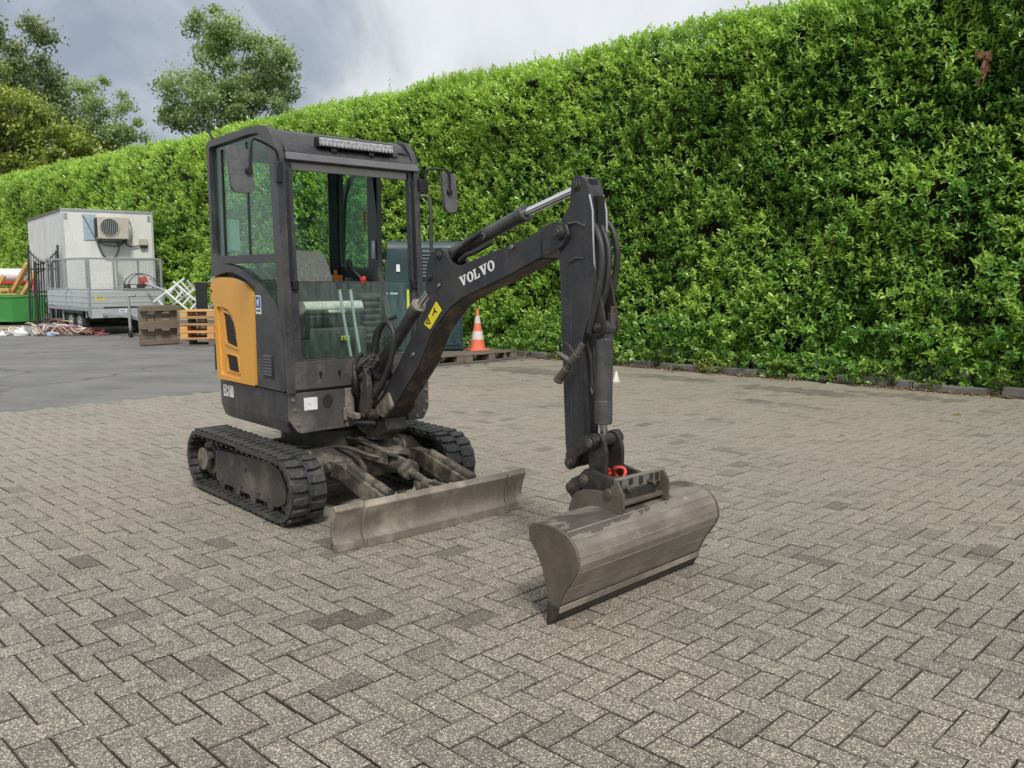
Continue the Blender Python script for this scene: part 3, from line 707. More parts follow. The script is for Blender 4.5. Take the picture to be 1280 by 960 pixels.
g.box(.38, .70, YC - .088, YC - .076, .30, .375); g.box(.38, .70, YC + .076, YC + .088, .30, .375)
part('cylinder_guard', g, M['mudsteel'], c_, .004)
g = G()
for i in range(46):
    x = random.uniform(.93, 1.13); y = YC + random.gauss(0, .085); r = random.uniform(.008, .022)
    g.tube([(x, y, .165), (x, y, .165 + r), (x + .005, y, .17 + 1.7 * r)], [r, r * .9, r * .3], 6)
tag(part('dried_mud', g, soilmat('dried_mud', (.20, .16, .11), (.42, .35, .26), 30), c_, ang=60), kind='stuff')
def hose(name, pts, r, par, mat='hose', n=7):
    g = G(); g.tube(smooth_path(pts, 6), r, 8); return part(name, g, M[mat], par, ang=60)
hose('hose', [(.28, -.16, .36), (.36, -.15, .375), (.46, -.12, .37), (.56, -.08, .345), (.62, -.03, .33)], .013, ex, 'coupler')
hose('hose', [(.40, .02, .46), (.52, .08, .452), (.62, .13, .43), (.66, .13, .38), (.6, .10, .34)], .010, ex, 'coupler')
hose('hose', [(.28, .12, .44), (.42, .1, .45), (.52, .06, .42), (.56, .0, .38)], .010, ex)
hose('hose', [(.25, -.05, .40), (.35, -.08, .42), (.48, -.02, .41), (.6, .02, .37)], .011, ex)

# ---- upper body
def planout(x0, hw=.497, tail=-1.02, inset=0):
    h = hw - inset
    return fillet([(x0, -h), (x0, h), (-.66, h), (tail + inset, .26), (tail + inset, -.26), (-.66, -h)], [.0, .0, .22, .16, .16, .22], 6)
sk = G()                                                        # lower skirt with raised, chamfered underside
pl = planout(.345)
sk.prism(pl, .565, .742, 'z')
o_ = part('skirt', sk, M['body'], ex, .012)
low = [(x * .96, y * .985) for x, y in pl]
sk = G(); n_ = len(pl); sk.add([(x, y, .566) for x, y in pl] + [(x * .95 - .0, y * .94 if x < -.7 else y * .985, .502) for x, y in pl], [(i, (i + 1) % n_, n_ + (i + 1) % n_, n_ + i) for i in range(n_)] + [tuple(range(n_, 2 * n_))])
part('skirt_lower_edge', sk, M['body'], o_, 0)
def facex(z): return .375 - .04 * (z - .75)
g = G(); g.prism(fillet([(-.495, .742), (-.12, .742), (-.12, .500), (-.425, .496), (-.452, .512), (-.495, .575)], .006), 0, .028, 'x', fn=lambda a, y, z: (.350 + a, y, z))
fp = part('front_plate', g, M['front'], ex, .004)
g = G(); g.box(.346, .386, -.118, -.055, .50, .742); part('edge_post', g, M['blade'], ex, .005)
for i, hw in enumerate((.016, .030, .036, .036, .036, .030, .016)):
    g = G(); z = .712 - i * .0125; g.box(.3775, .3795, -.240 - hw, -.240 + hw, z - .0035, z + .0035); part('vent_slot', g, M['black'], fp)
for y, z in ((-.462, .64), (-.445, .55), (-.475, .70)):
    g = G(); g.cyl((.377, y, z), (.386, y, z), .011, 8); part('bolt', g, M['coupler_l'], fp, .002)
g = G(); g.box(.378, .380, -.402, -.312, .632, .708); st = part('paper_label', g, M['white'], fp, label='plain white square label')
g = G(); g.box(.3804, .3808, -.372, -.366, .672, .676); g.box(.3804, .3808, -.362, -.354, .664, .667); part('print', g, M['ink'], st)
g = G(); g.prism(fillet([(.35, .742), (.515, .742), (.515, .56), (.47, .487), (.35, .487)], .01), .36, .39, 'x'); rp = part('right_front_plate', g, M['body'], ex, .004, label='dark front corner plate seen past the boom')
for y, z in ((.495, .68), (.50, .60), (.475, .54), (.42, .51)):
    g = G(); g.cyl((.389, y, z), (.399, y, z), .012, 8); part('bolt', g, M['coupler_l'], rp, .002)
g = G(); g.box(.20, .36, -.05, .35, .49, .74); part('front_recess', g, M['black'], ex)

# engine hood behind, up to the belt line
g = G(); g.prism(planout(-.05, inset=.008), .7455, 1.40, 'z'); part('engine_hood', g, M['body'], ex, .02)
g = G(); g.prism(planout(-.58, inset=.02), 1.402, 1.435, 'z'); part('hood_top', g, M['body'], ex, .012)
g = G(); g.box(-.672, -.640, -.499, -.470, .80, .98); part('side_recess', g, M['black'], ex, .004)
# yellow side panel
Yo = fillet([(-.585, .752), (-.022, .752), (-.012, 1.318), (-.12, 1.385), (-.31, 1.425), (-.50, 1.428), (-.625, 1.41), (-.645, 1.36), (-.645, 1.27), (-.60, 1.255)], [.02, .012, .02, .12, .12, .08, .03, .02, .02, .02])
Yh = fillet([(-.555, 1.235), (-.43, 1.235), (-.33, 1.20), (-.265, 1.10), (-.215, .80), (-.235, .775), (-.525, .785)], [.02, .06, .06, .05, .02, .02, .02])
g = G(); g.prism(Yo, -.520, -.490, 'y', [Yh]); yp = part('side_panel', g, M['yellow'], ex, .007, seg=3, label='yellow side panel with two grille openings')
W1 = fillet([(-.475, 1.20), (-.37, 1.185), (-.315, 1.135), (-.272, .985), (-.285, .975), (-.445, 1.0)], .012)
W2 = fillet([(-.450, .925), (-.285, .918), (-.262, .812), (-.43, .818)], .012)
g = G(); g.prism([(x, z) for x, z in Yh], -.505, -.491, 'y', [W1, W2]); part('inner_panel', g, M['yellow'], yp, .004)
for W in (W1, W2):
    big = [( (x - sum(p[0] for p in W) / len(W)) * 1.17 + sum(p[0] for p in W) / len(W), (z - sum(p[1] for p in W) / len(W)) * 1.13 + sum(p[1] for p in W) / len(W)) for x, z in W]
    g = G(); g.prism(big, -.512, -.504, 'y', [W]); part('grille_surround', g, M['yellow'], yp, .003)
    gr = part('grille', G().prism(W, -.498, -.4905, 'y'), M['grille'], yp)
    z0, z1 = min(p[1] for p in W), max(p[1] for p in W); xs = [p[0] for p in W]; k = int((z1 - z0) / .014); g = G()
    for i in range(1, k):
        z = z0 + (z1 - z0) * i / k; f_ = (z - z0) / (z1 - z0)
        g.box(min(xs) + .015 * (1 - f_) + .002, max(xs) - (.10 if len(W1) and W is W1 else .02) * f_ ** 2 - .004, -.503, -.498, z - .003, z + .003)
    tag(part('mesh_bars', g, M['blackgloss'], gr), kind='stuff')
g = G(); g.cyl((-.625, -.522, 1.335), (-.625, -.50, 1.335), .012, 12); part('lock', g, M['black'], yp)
# dark lower cab side with louvre
SP = fillet([(-.002, .752), (.368, .752), (.352, 1.08), (.318, 1.17), (.15, 1.295), (.002, 1.372)], [.012, .02, .03, .02, .1, .01])
g = G(); g.prism(SP, -.512, -.485, 'y'); dp = part('cab_lower_side', g, M['body'], ex, .006, seg=3)
g = G(); g.box(.085, .222, -.516, -.508, .818, .962); lv = part('louvre', g, M['black'], dp, .004)
for i in range(7):
    g = G(); z = .838 + i * .0185; g.prism([(-.512, z), (-.522, z - .002), (-.514, z + .013)], .098, .210, 'x'); part('slat', g, M['body'], lv)
def sticker(name, x0, x1, z0, z1, y, mat, par, lab): 
    g = G(); g.box(x0, x1, y - .001, y, z0, z1); return part(name, g, mat, par, label=lab)
s_ = sticker('service_sticker', .012, .085, 1.205, 1.318, -.5125, M['white'], dp, 'small blue and white sticker with a white tick')
g = G(); g.box(.018, .079, -.5145, -.5137, 1.243, 1.311); part('blue_field', g, M['stickerb'], s_)
g = G(); g.prism([(.030, 1.286), (.040, 1.292), (.046, 1.272), (.060, 1.302), (.068, 1.298), (.050, 1.252), (.043, 1.252)], -.5155, -.5147, 'y'); part('tick', g, M['white'], s_)
g = G(); g.box(.022, .044, -.5145, -.5137, 1.219, 1.231); g.box(.050, .075, -.5145, -.5137, 1.219, 1.231); part('print', g, M['ink'], s_)
def blk(ch):
    k = .30
    if ch == 'E': return [(0, 0), (1, 0), (1, .17), (k, .17), (k, .42), (.85, .42), (.85, .58), (k, .58), (k, .83), (1, .83), (1, 1), (0, 1)], []
    if ch == 'C': return [(0, .12), (.15, 0), (.85, 0), (1, .12), (1, .36), (.70, .36), (.70, .17), (.30, .17), (.30, .83), (.70, .83), (.70, .64), (1, .64), (1, .88), (.85, 1), (.15, 1), (0, .88)], []
    if ch == '1': return [(.35, 0), (.70, 0), (.70, 1), (.42, 1), (.10, .84), (.10, .68), (.35, .76)], []
    if ch == '8': return [(0, .12), (.15, 0), (.85, 0), (1, .12), (1, .42), (.90, .5), (1, .58), (1, .88), (.85, 1), (.15, 1), (0, .88), (0, .58), (.10, .5), (0, .42)], [[(.30, .16), (.70, .16), (.70, .42), (.30, .42)], [(.30, .58), (.70, .58), (.70, .84), (.30, .84)]]
    return [(0, 0), (.8, 0), (1, .16), (1, .84), (.8, 1), (0, 1)], [[(.30, .17), (.70, .17), (.70, .83), (.30, .83)]]
ml = bpy.data.objects.new('model_lettering', None); COL.objects.link(ml); ml.parent = ex
for i, ch in enumerate('EC18D'):
    ol, hs = blk(ch); x0 = -.545 + i * .0315
    g = G(); g.prism([(x0 + a * .0245, .637 + b * .078) for a, b in ol], -.4988, -.4972, 'y', [[(x0 + a * .0245, .637 + b * .078) for a, b in h] for h in hs]); part('letter', g, M['lettering'], ml, ang=0)

# ---- cab frame
FO = fillet([(-.625, 1.43), (-.34, 1.468), (-.11, 1.415), (.01, 1.365), (.155, 1.292), (.325, 1.165), (.360, 1.08), (.377, .745), (.395, .745), (.372, 1.33), (.345, 2.12), (.335, 2.17), (.300, 2.232), (.240, 2.298), (.165, 2.316), (0, 2.322), (-.35, 2.318), (-.625, 2.303)],
            [.01, .1, .08, .02, .08, .02, .02, 0, 0, .1, .02, .02, .03, .03, .03, .1, .1, .03])
H1 = fillet([(-.44, 1.515), (-.24, 1.498), (-.08, 1.446), (.12, 1.345), (.308, 1.215), (.292, 1.515)], [.01, .06, .06, .06, .02, .01])
H2 = fillet([(-.590, 1.565), (.285, 1.565), (.252, 2.10), (.215, 2.21), (.13, 2.276), (0, 2.284), (-.590, 2.266)], [.02, .02, .02, .05, .04, .05, .02])
for y0, y1, nm in ((-.512, -.462, 'right_side_frame'),):
    g = G(); g.prism(FO, y0, y1, 'y', [H1, H2]); cf = part('cab_side_frame', g, M['body'], ex, .010, seg=3)
for H, nm in ((H1, 'lower_side_pane'), (H2, 'upper_side_pane')):
    g = G(); g.prism(H, -.486, -.480, 'y'); part('window_pane', g, M['glass'], cf)
g = G(); g.box(-.455, -.443, -.494, -.478, 1.515, 2.24); g.box(-.10, -.085, -.490, -.478, 1.565, 2.25); part('pane_divider', g, M['black'], cf)
g = G(); g.box(.255, .272, -.500, -.478, 1.585, 1.63); part('window_latch', g, M['black'], cf)
# left side: rear corner, belt rail, B pillar, front pillar, roof rail
g = G(); g.prism(fillet([(-.625, 1.43), (-.10, 1.40), (-.10, .745), (.05, .745), (.05, 1.0), (-.02, 1.20), (-.10, 1.455), (-.10, 2.23), (.27, 2.19), (.335, 1.30), (.350, .745), (.395, .745), (.372, 1.33), (.345, 2.12), (.335, 2.17), (.300, 2.232), (.240, 2.298), (.165, 2.316), (-.35, 2.318), (-.625, 2.303)], [.0] * 20), .455, .495, 'y',
    [fillet([(-.60, 1.50), (-.225, 1.49), (-.225, 2.235), (-.60, 2.24)], .02)])
lf = part('cab_side_frame', g, M['body'], ex, .008)
g = G(); g.prism([(-.60, 1.50), (-.225, 1.49), (-.225, 2.235), (-.60, 2.24)], .470, .476, 'y'); part('window_pane', g, M['glass'], lf)
g = G(); g.box(-.15, -.12, .435, .455, 1.55, 1.68); part('door_latch', g, M['aluminium'], lf, .006)
g = G(); g.cyl((-.255, .45, 1.88), (-.245, .45, 1.74), .006, 8); g.box(-.262, -.240, .444, .456, 1.87, 1.885); part('emergency_hammer', g, M['red'], lf)
g = G(); g.box(-.632, -.606, .375, .4545, 1.43, 2.28); part('corner_pillar', g, M['black'], ex, .01)
g = G(); g.box(-.63, -.585, -.475, -.42, 1.43, 2.28); part('corner_pillar', g, M['body'], ex, .01)
g = G(); g.box(-.628, -.59, -.42, .37, 1.43, 1.49); g.box(-.628, -.59, -.42, .37, 2.20, 2.29); part('rear_window_frame', g, M['body'], ex, .006)
g = G(); g.box(-.612, -.606, -.42, .37, 1.49, 2.20); part('rear_pane', g, M['glasslow'], ex)
# front face: windscreen frame
def fx(a, y, z): return (facex(z) + a, y, z)
FH = fillet([(-.400, .935), (.425, .935), (.425, 2.100), (-.405, 2.100)], [.045, .045, .015, .015])
g = G(); g.prism(fillet([(-.485, .752), (.48, .752), (.48, 2.135), (-.48, 2.135)], [.03, .03, .01, .01]), -.04, .0, 'x', [FH], fn=fx)
ff = part('windscreen_frame', g, M['body'], ex, .007)
g = G(); g.prism(fillet([(-.470, .760), (.465, .760), (.465, .925), (-.470, .925)], .03), 0, .006, 'x', [], fn=fx); lp = part('lower_front_panel', g, M['front'], ff, .003)
for y in (-.285, -.155):
    g = G(); g.box(.378, .386, y - .008, y + .008, .845, .86); g.box(.378, .383, y - .004, y + .004, .82, .85); part('clip', g, M['black'], lp)
g = G(); g.prism(fillet([(-.398, .937), (.423, .937), (.423, 1.395), (-.403, 1.395)], [.045, .045, .003, .003]), -.024, -.018, 'x', fn=fx); part('lower_windscreen', g, M['glasslow'], ff)
g = G(); g.prism([(-.455, 2.108), (.485, 2.108), (.485, 2.15), (-.455, 2.15)], -.01, .035, 'x', fn=fx); part('rain_gutter', g, plain('gutter_alloy', (.20, .20, .21), .3, .3), ff, .004)
g = G(); g.prism([(-.43, 2.055), (.42, 2.055), (.42, 2.100), (-.43, 2.100)], -.035, -.012, 'x', fn=fx); part('raised_window_edge', g, plain('window_edge', (.28, .28, .25), .35, .2), ff, .003)
for y in (-.445, .455):
    g = G(); g.prism([(y - .012, 1.40), (y + .012, 1.40), (y + .012, 2.05), (y - .012, 2.05)], .001, .014, 'x', fn=fx); part('window_track', g, M['black'], ff, .002)
for y in (-.425, .43):
    g = G(); g.box(facex(1.38) - .005, facex(1.38) + .02, y - .018, y + .018, 1.355, 1.41); part('pane_catch', g, M['black'], ff, .003)
# roof
RP = fillet([(-.61, 2.265), (-.61, 2.296), (-.35, 2.312), (0, 2.316), (.15, 2.306), (.222, 2.286), (.285, 2.225), (.340, 2.168), (.352, 2.150), (.29, 2.14), (-.2, 2.24)], [.01, .02, .05, .1, .04, .03, .03, .01, .01, .01, .01])
g = G(); g.prism(RP, -.455, .44, 'y'); rf = part('roof', g, M['body'], ex, .008, seg=3)
g = G(); g.prism([(x - .012, z - .004 if z > 2.2 else z) for x, z in RP], .44, .475, 'y'); part('roof_edge', g, M['body'], rf, .012)
g = G(); g.box(-.33, -.20, -.30, -.16, 2.30, 2.345); g.box(-.35, -.335, -.38, -.365, 2.30, 2.375); part('roof_hatch', g, M['black'], rf, .004)
# light bar
g = G(); g.box(.300, .352, -.245, .300, 2.198, 2.262); lb = part('light_bar', g, M['black'], ex, .008)
g = G(); g.box(.352, .356, -.235, .290, 2.206, 2.254); part('lens', g, M['led'], lb, .002)
for r_ in range(2):
    for c in range(20):
        y = -.223 + c * .0264; g = G(); g.cyl((.356, y, 2.218 + r_ * .024), (.362, y, 2.218 + r_ * .024), .0105, 8, .007); part('led', g, M['led'] if (c + r_) % 2 else M['aluminium'], lb)
for y in (-.13, .135):
    g = G(); g.box(.300, .345, y - .02, y + .02, 2.168, 2.20); g.cyl((.345, y, 2.183), (.352, y, 2.183), .012, 8); part('foot', g, M['black'], lb, .003)
hose('cable', [(.31, .285, 2.20), (.33, .33, 2.19), (.30, .36, 2.22), (.30, .42, 2.215), (.31, .45, 2.19)], .005, lb)
# mirrors, hand rail, aerial
g = G(); g.tube(smooth_path([(.352, -.50, 2.02), (.355, -.51, 2.13), (.365, -.55, 2.165), (.395, -.66, 2.195), (.40, -.685, 2.18), (.398, -.69, 2.10), (.395, -.695, 2.02)], 5), .0085, 8)
ma = part('mirror_arm', g, M['blackgloss'], ex, ang=60)
g = G(); g.box(.335, .372, -.522, -.485, 1.97, 2.09); part('hinge', g, M['black'], ma, .004)
g = G(); g.prism(fillet([(-.82, 2.145), (-.685, 2.135), (-.665, 1.90), (-.80, 1.895)], [.02, .02, .03, .04]), .355, .385, 'x'); mh = part('mirror', g, M['mirrorback'], ma, .012, seg=3)
g = G(); g.cyl((.385, -.702, 2.02), (.40, -.702, 2.02), .022, 14); part('ball_joint', g, M['black'], mh, .003)
g = G(); g.tube(smooth_path([(.36, .535, 2.02), (.36, .535, 2.10), (.37, .55, 2.128), (.40, .66, 2.13), (.415, .69, 2.11), (.415, .695, 2.03), (.415, .695, 1.99)], 5), .0085, 8)
ma = part('mirror_arm', g, M['blackgloss'], ex, ang=60)
g = G(); g.box(.325, .372, .48, .552, 1.985, 2.06); part('hinge', g, M['black'], ma, .004)
g = G(); g.prism(fillet([(.640, 2.115), (.755, 2.105), (.770, 1.86), (.670, 1.855)], [.015, .015, .03, .04]), .37, .402, 'x'); mh = part('mirror', g, M['mirrorback'], ma, .012, seg=3)
g = G(); g.cyl((.400, .695, 1.99), (.42, .695, 1.99), .020, 14); part('ball_joint', g, M['black'], mh, .003)
g = G(); g.tube(smooth_path([(.36, .49, 1.95), (.375, .52, 1.955), (.388, .545, 1.93), (.392, .55, 1.86), (.395, .55, 1.60), (.395, .55, 1.34), (.38, .50, 1.32)], 5), .012, 10); part('grab_rail', g, M['cyl'], ex, ang=60)
g = G(); g.tube([(-.60, -.44, 2.29), (-.66, -.45, 2.335), (-.80, -.455, 2.46), (-.90, -.46, 2.56)], [.010, .009, .006, .004], 6); part('aerial', g, M['black'], ex)
# door folded back against the side
DO = fillet([(-.74, 1.46), (-.28, 1.46), (-.28, 2.20), (-.50, 2.20), (-.66, 2.08), (-.70, 1.95)], [.02, .02, .02, .10, .10, .05]); DI = fillet([(-.69, 1.50), (-.30, 1.50), (-.30, 2.165), (-.49, 2.165), (-.62, 2.06), (-.655, 1.94)], [.02, .02, .02, .09, .09, .05])
g = G(); g.prism(DO, .525, .550, 'y', [DI]); dr = part('cab_door', g, M['black'], ex, .005, label='cab door swung right back against the side')
g = G(); g.prism(DI, .535, .540, 'y'); part('window_pane', g, M['glass'], dr)
g = G(); g.box(-.72, -.28, .525, .55, .80, 1.46); part('door_panel', g, M['body'], dr, .01)
g = G(); g.box(-.28, -.10, .497, .53, 1.55, 1.60); g.box(-.28, -.10, .497, .53, .95, 1.0); part('hinge', g, M['black'], dr)

# ---- inside the cab
g = G(); g.box(-.60, .34, -.46, .455, .70, .748); part('cab_floor', g, M['interior'], ex)
seat = part('seat', G().box(-.44, .05, -.20, .22, 1.105, 1.19), M['black'], ex, .02)
g = G(); g.prism(fillet([(-.42, .745), (.03, .745), (.06, 1.10), (-.42, 1.10)], .02), -.23, .25, 'y'); part('seat_base', g, M['interior'], seat, .015)
g = G(); g.prism(fillet([(-.36, 1.19), (.03, 1.19), (.075, 1.225), (.05, 1.272), (-.3, 1.265)], .02), -.205, .225, 'y'); part('cushion', g, M['fabric'], seat, .03, seg=4)
g = G(); g.prism(fillet([(-.19, 1.25), (.20, 1.25), (.195, 1.42), (.155, 1.56), (.10, 1.605), (-.09, 1.605), (-.15, 1.56), (-.185, 1.42)], .03), -.36, -.27, 'x', fn=lambda a, y, z: (a - (z - 1.25) * .12, y + .01, z)); part('backrest', g, M['fabric'], seat, .03, seg=4)
g = G(); g.box(.052, .078, -.04, .085, 1.195, 1.215); part('adjuster_handle', g, M['fabric'], seat, .008)
g = G(); g.box(.062, .066, .05, .115, 1.015, 1.045); sl = part('warning_sticker', g, M['stickery'], seat); g = G(); g.prism([(.058, 1.02), (.078, 1.02), (.068, 1.038)], .0665, .068, 'x'); part('pictogram', g, M['ink'], sl)
for s, nm in ((-1, 'right'), (1, 'left')):
    y = .34 if s > 0 else -.33
    g = G(); g.prism(fillet([(-.40, 1.0), (-.08, 1.0), (-.02, 1.30), (-.12, 1.37), (-.40, 1.37)], .03), y - .085, y + .085, 'y'); cn = part('arm_console', g, M['interior'], ex, .012)
    for k in range(8):
        g = G(); z = 1.29 - k * .043; w_ = .075 - (k % 2) * .012; g.box(-.07, -.005 + .012 * (k % 2), y - w_, y + w_, z - .012, z + .012); part('bellows_fold', g, plain('bellows', (.09, .09, .085), .6) if k == 0 and s < 0 else M['cyl'], cn, .006)
    g = G(); g.tube(smooth_path([(-.10, y, 1.36), (-.13, y - .01, 1.42), (-.17, y - .04, 1.47), (-.19, y - .055, 1.50)], 4), .016, 8); lv = part('joystick', g, M['black'], cn, ang=60)
    g = G(); g.tube([(-.19, y - .055, 1.49), (-.195, y - .06, 1.52), (-.20, y - .06, 1.545)], [.018, .026, .014], 12); part('grip', g, M['black'], lv, ang=60)
g = G(); g.tube([(-.04, .29, 1.385), (-.03, .29, 1.41), (-.02, .29, 1.43)], [.014, .021, .012], 12); part('throttle_knob', g, M['red'], ex, ang=70)
g = G(); g.box(-.42, -.36, .26, .33, 1.39, 1.44); g.cyl((-.39, .29, 1.44), (-.39, .29, 1.475), .014, 8); part('lock_knob', g, M['orange'], ex, .012)
for y0, y1 in ((-.035, .035), (.045, .105)):
    g = G(); g.tube([(.20, y0, 1.36), (.20, (y0 + y1) / 2, 1.13), (.215, y1, .90), (.215, y1, .76)], .0105, 8); tl = part('travel_lever', g, M['lever'], ex, ang=60)
    g = G(); g.tube([(.20, y0, 1.352), (.197, y0 - .006, 1.40)], .015, 10); part('grip', g, M['black'], tl, .004)
for y in (-.18, .22):
    g = G(); g.box(.13, .28, y - .045, y + .045, .77, .785, Matrix.Rotation(R(-18), 3, 'Y')); part('pedal', g, M['black'], ex, .004)
g = G(); g.box(.19, .30, -.40, -.30, 1.05, 1.20); part('monitor', g, M['black'], ex, .01)
g = G(); g.box(-.50, -.42, -.46, -.40, 1.60, 1.80); part('paper_notice', g, plain('pale_notice', (.35, .5, .5), .6), ex)

# ================================================================== digging gear
def lay(poly, y0, y1, name, mat, par, bev=.006, holes=(), **k):
    g = G(); g.prism(poly, y0, y1, 'y', holes); return part(name, g, M[mat], par, bev, **k)
def pin(par, x, z, y0, y1, r=.026, name='pin', mat='linkage'):
    g = G(); g.cyl((x, y0, z), (x, y1, z), r, 16); g.cyl((x, y0 - .008, z), (x, y1 + .008, z), r * .62, 8); return part(name, g, M[mat], par, .003)
# swing post
sp = G(); sp.prism(fillet([(.30, .50), (.30, .74), (.46, .78), (.56, .74), (.66, .62), (.70, .50), (.60, .46), (.42, .46)], .02), YC - .075, YC + .075, 'y')
sp.cyl((.50, YC, .43), (.50, YC, .50), .085, 20); sp.cyl((.50, YC, .70), (.50, YC, .79), .07, 20)
sw = part('swing_post', sp, M['linkage'], ex, .01)
lay(fillet([(.42, .84), (.50, .89), (.545, .83), (.555, .62), (.50, .56), (.45, .60), (.475, .75)], .02), YC - .115, YC - .078, 'post_cheek', 'mudsteel', sw)
lay(fillet([(.42, .84), (.50, .89), (.545, .83), (.555, .62), (.50, .56), (.45, .60), (.475, .75)], .02), YC + .078, YC + .115, 'post_cheek', 'mudsteel', sw)
pin(sw, .475, .82, YC - .125, YC + .125, .030); pin(sw, .60, .595, YC - .13, YC + .13, .036)
g = G(); g.box(.385, .52, -.125, -.095, .565, .600); g.box(.385, .40, -.14, -.08, .545, .625); part('swing_lock_bar', g, M['blade'], sw, .004)
hose('hose', [(.38, -.06, .70), (.45, -.09, .80), (.50, -.10, .88), (.53, -.05, .93), (.56, .0, .98)], .016, sw)
hose('hose', [(.38, .0, .66), (.46, -.08, .72), (.50, -.115, .80), (.47, -.10, .90), (.50, -.06, .97)], .014, sw)
hose('hose', [(.37, .10, .68), (.48, .13, .80), (.54, .12, .92), (.62, .10, 1.02)], .016, sw)
hose('hose', [(.36, -.02, .55), (.45, -.10, .53), (.56, -.13, .55), (.68, -.10, .56)], .013, sw)
# boom
BP = [(.590, .560), (.550, .600), (.555, .640), (.640, .715), (.728, .810), (.857, .965), (.997, 1.130), (1.085, 1.240), (1.145, 1.345), (1.140, 1.385), (1.150, 1.430), (1.195, 1.465), (1.30, 1.478), (1.418, 1.492), (1.703, 1.565), (1.944, 1.622), (2.040, 1.668), (2.130, 1.690), (2.190, 1.672), (2.205, 1.625), (2.170, 1.575), (2.110, 1.548), (2.012, 1.520), (1.823, 1.450), (1.640, 1.390), (1.420, 1.318), (1.326, 1.272), (1.246, 1.208), (1.157, 1.128), (1.095, 1.035), (1.024, .925), (.860, .755), (.766, .660), (.70, .590), (.64, .552)]
boom = lay(BP, YC - .062, YC + .062, 'boom', 'boom', ex, .005, ang=28)
# side plates stand proud of the box, the underside is muddy
lay(BP, YC - .070, YC - .063, 'side_plate', 'boom', boom, .002, ang=28); lay(BP, YC + .063, YC + .070, 'side_plate', 'boom', boom, .002, ang=28)
und = [p for p in BP[22:33]]
g = G(); off = .003
nrm = []
for i, p in enumerate(und):
    a = Vector(und[max(i - 1, 0)]); b = Vector(und[min(i + 1, len(und) - 1)]); d = (b - a).normalized(); nrm.append((-d.y, d.x))
lo = [(p[0] + n_[0] * -off, p[1] + n_[1] * -off) for p, n_ in zip(und, nrm)]
lo = [(p[0] + (off if True else 0), p[1] - off) for p in und]
g.prism(und + lo[::-1], YC - .060, YC + .060, 'y'); part('underside', g, M['boomdirt'], boom, 0)
# weld seam and stiffener lines
g = G(); g.beam((2.02, YC - .073, 1.645), (2.035, YC - .073, 1.53), .006, .004, (0, 1, 0)); part('weld_seam', g, M['boom'], boom, .001)
g = G(); g.prism([(.70, .585), (.79, .67), (.74, .75), (.60, .64), (.60, .60)], YC - .095, YC - .071, 'y'); g.prism([(.70, .585), (.79, .67), (.74, .75), (.60, .64), (.60, .60)], YC + .071, YC + .095, 'y'); part('foot_boss', g, M['mudsteel'], boom, .012)
for x, z in ((.985, .99), (1.235, 1.385), (1.83, 1.578)):
    g = G(); g.cyl((x, YC - .072, z), (x, YC - .084, z), .011, 8); part('bolt', g, M['coupler_l'], boom, .002)
EAR = fillet([(1.10, 1.335), (1.105, 1.475), (1.13, 1.535), (1.19, 1.588), (1.265, 1.580), (1.295, 1.545), (1.33, 1.502), (1.42, 1.484), (1.42, 1.45), (1.14, 1.35)], [.01, .03, .03, .04, .03, .02, .03, .01, .01, .01])
for y in (YC - .068, YC + .044): lay(EAR, y, y + .024, 'cylinder_lug', 'boom', boom, .004)
pin(boom, 1.225, 1.548, YC - .078, YC + .078, .024); pin(boom, 1.145, 1.43, YC - .078, YC + .078, .022)
pin(boom, 2.155, 1.635, YC - .085, YC + .085, .034)
# lettering in slab serif capitals
def letters(par):
    o0 = Vector((1.418, YC - .0705, 1.378)); dx = Vector((.284, 0, .094)).normalized(); dz = Vector((-dx.z, 0, dx.x)); Wt, Ht = .302, .053
    V_ = [[(0, 1), (.50, 1), (.50, .88), (.40, .88), (.56, .36), (.72, .88), (.62, .88), (.62, 1), (1, 1), (1, .88), (.90, .88), (.60, 0), (.42, 0), (.10, .88), (0, .88)]]
    L_ = [[(0, 1), (.48, 1), (.48, .88), (.36, .88), (.36, .13), (.72, .13), (.78, .38), (.92, .38), (.90, 0), (0, 0), (0, .12), (.10, .12), (.10, .88), (0, .88)]]
    O_o = [(.5 + .5 * math.cos(a), .5 + .52 * math.sin(a)) for a in [2 * math.pi * i / 20 for i in range(20)]]
    O_i = [(.5 + .22 * math.cos(a), .5 + .39 * math.sin(a)) for a in [2 * math.pi * i / 20 for i in range(20)]]
    x = 0
    for ch, w in (('V', 1.08), ('O', .98), ('L', .88), ('V', 1.08), ('O', .98)):
        ol, hs = {'V': (V_[0], []), 'L': (L_[0], []), 'O': (O_o, [O_i])}[ch]
        sc = Wt / 5.35
        def fn(a, y, b, x=x, w=w): 
            p = o0 + dx * (x + a * w * sc) + dz * (b * Ht); return (p.x, y, p.z)
        g = G(); g.prism(ol, YC - .0715, YC - .0706, 'y', hs, fn=fn); part('letter', g, M['lettering'], par, ang=0)
        x += (w + .06) * sc
letters(boom)
g = G(); g.prism(fillet([(1.085, 1.168), (1.142, 1.140), (1.250, 1.250), (1.200, 1.298)], .006), YC - .0725, YC - .0706, 'y'); s_ = part('warning_sticker', g, M['stickery'], boom, label='yellow warning plate with black symbols')
def shp(poly): g = G(); g.prism(poly, YC - .0735, YC - .0727, 'y'); part('pictogram', g, M['ink'], s_)
c0 = Vector((1.125, 1.182)); 
tri = [(-.026, -.012), (.026, -.012), (0, .032)]; tin = [(-.015, -.006), (.015, -.006), (0, .020)]
rt = lambda p, c, a: (c[0] + p[0] * math.cos(a) - p[1] * math.sin(a), c[1] + p[0] * math.sin(a) + p[1] * math.cos(a))
g = G(); g.prism([rt(p, c0, R(0)) for p in tri], YC - .0735, YC - .0727, 'y', [[rt(p, c0, R(0)) for p in tin]]); part('pictogram', g, M['ink'], s_)
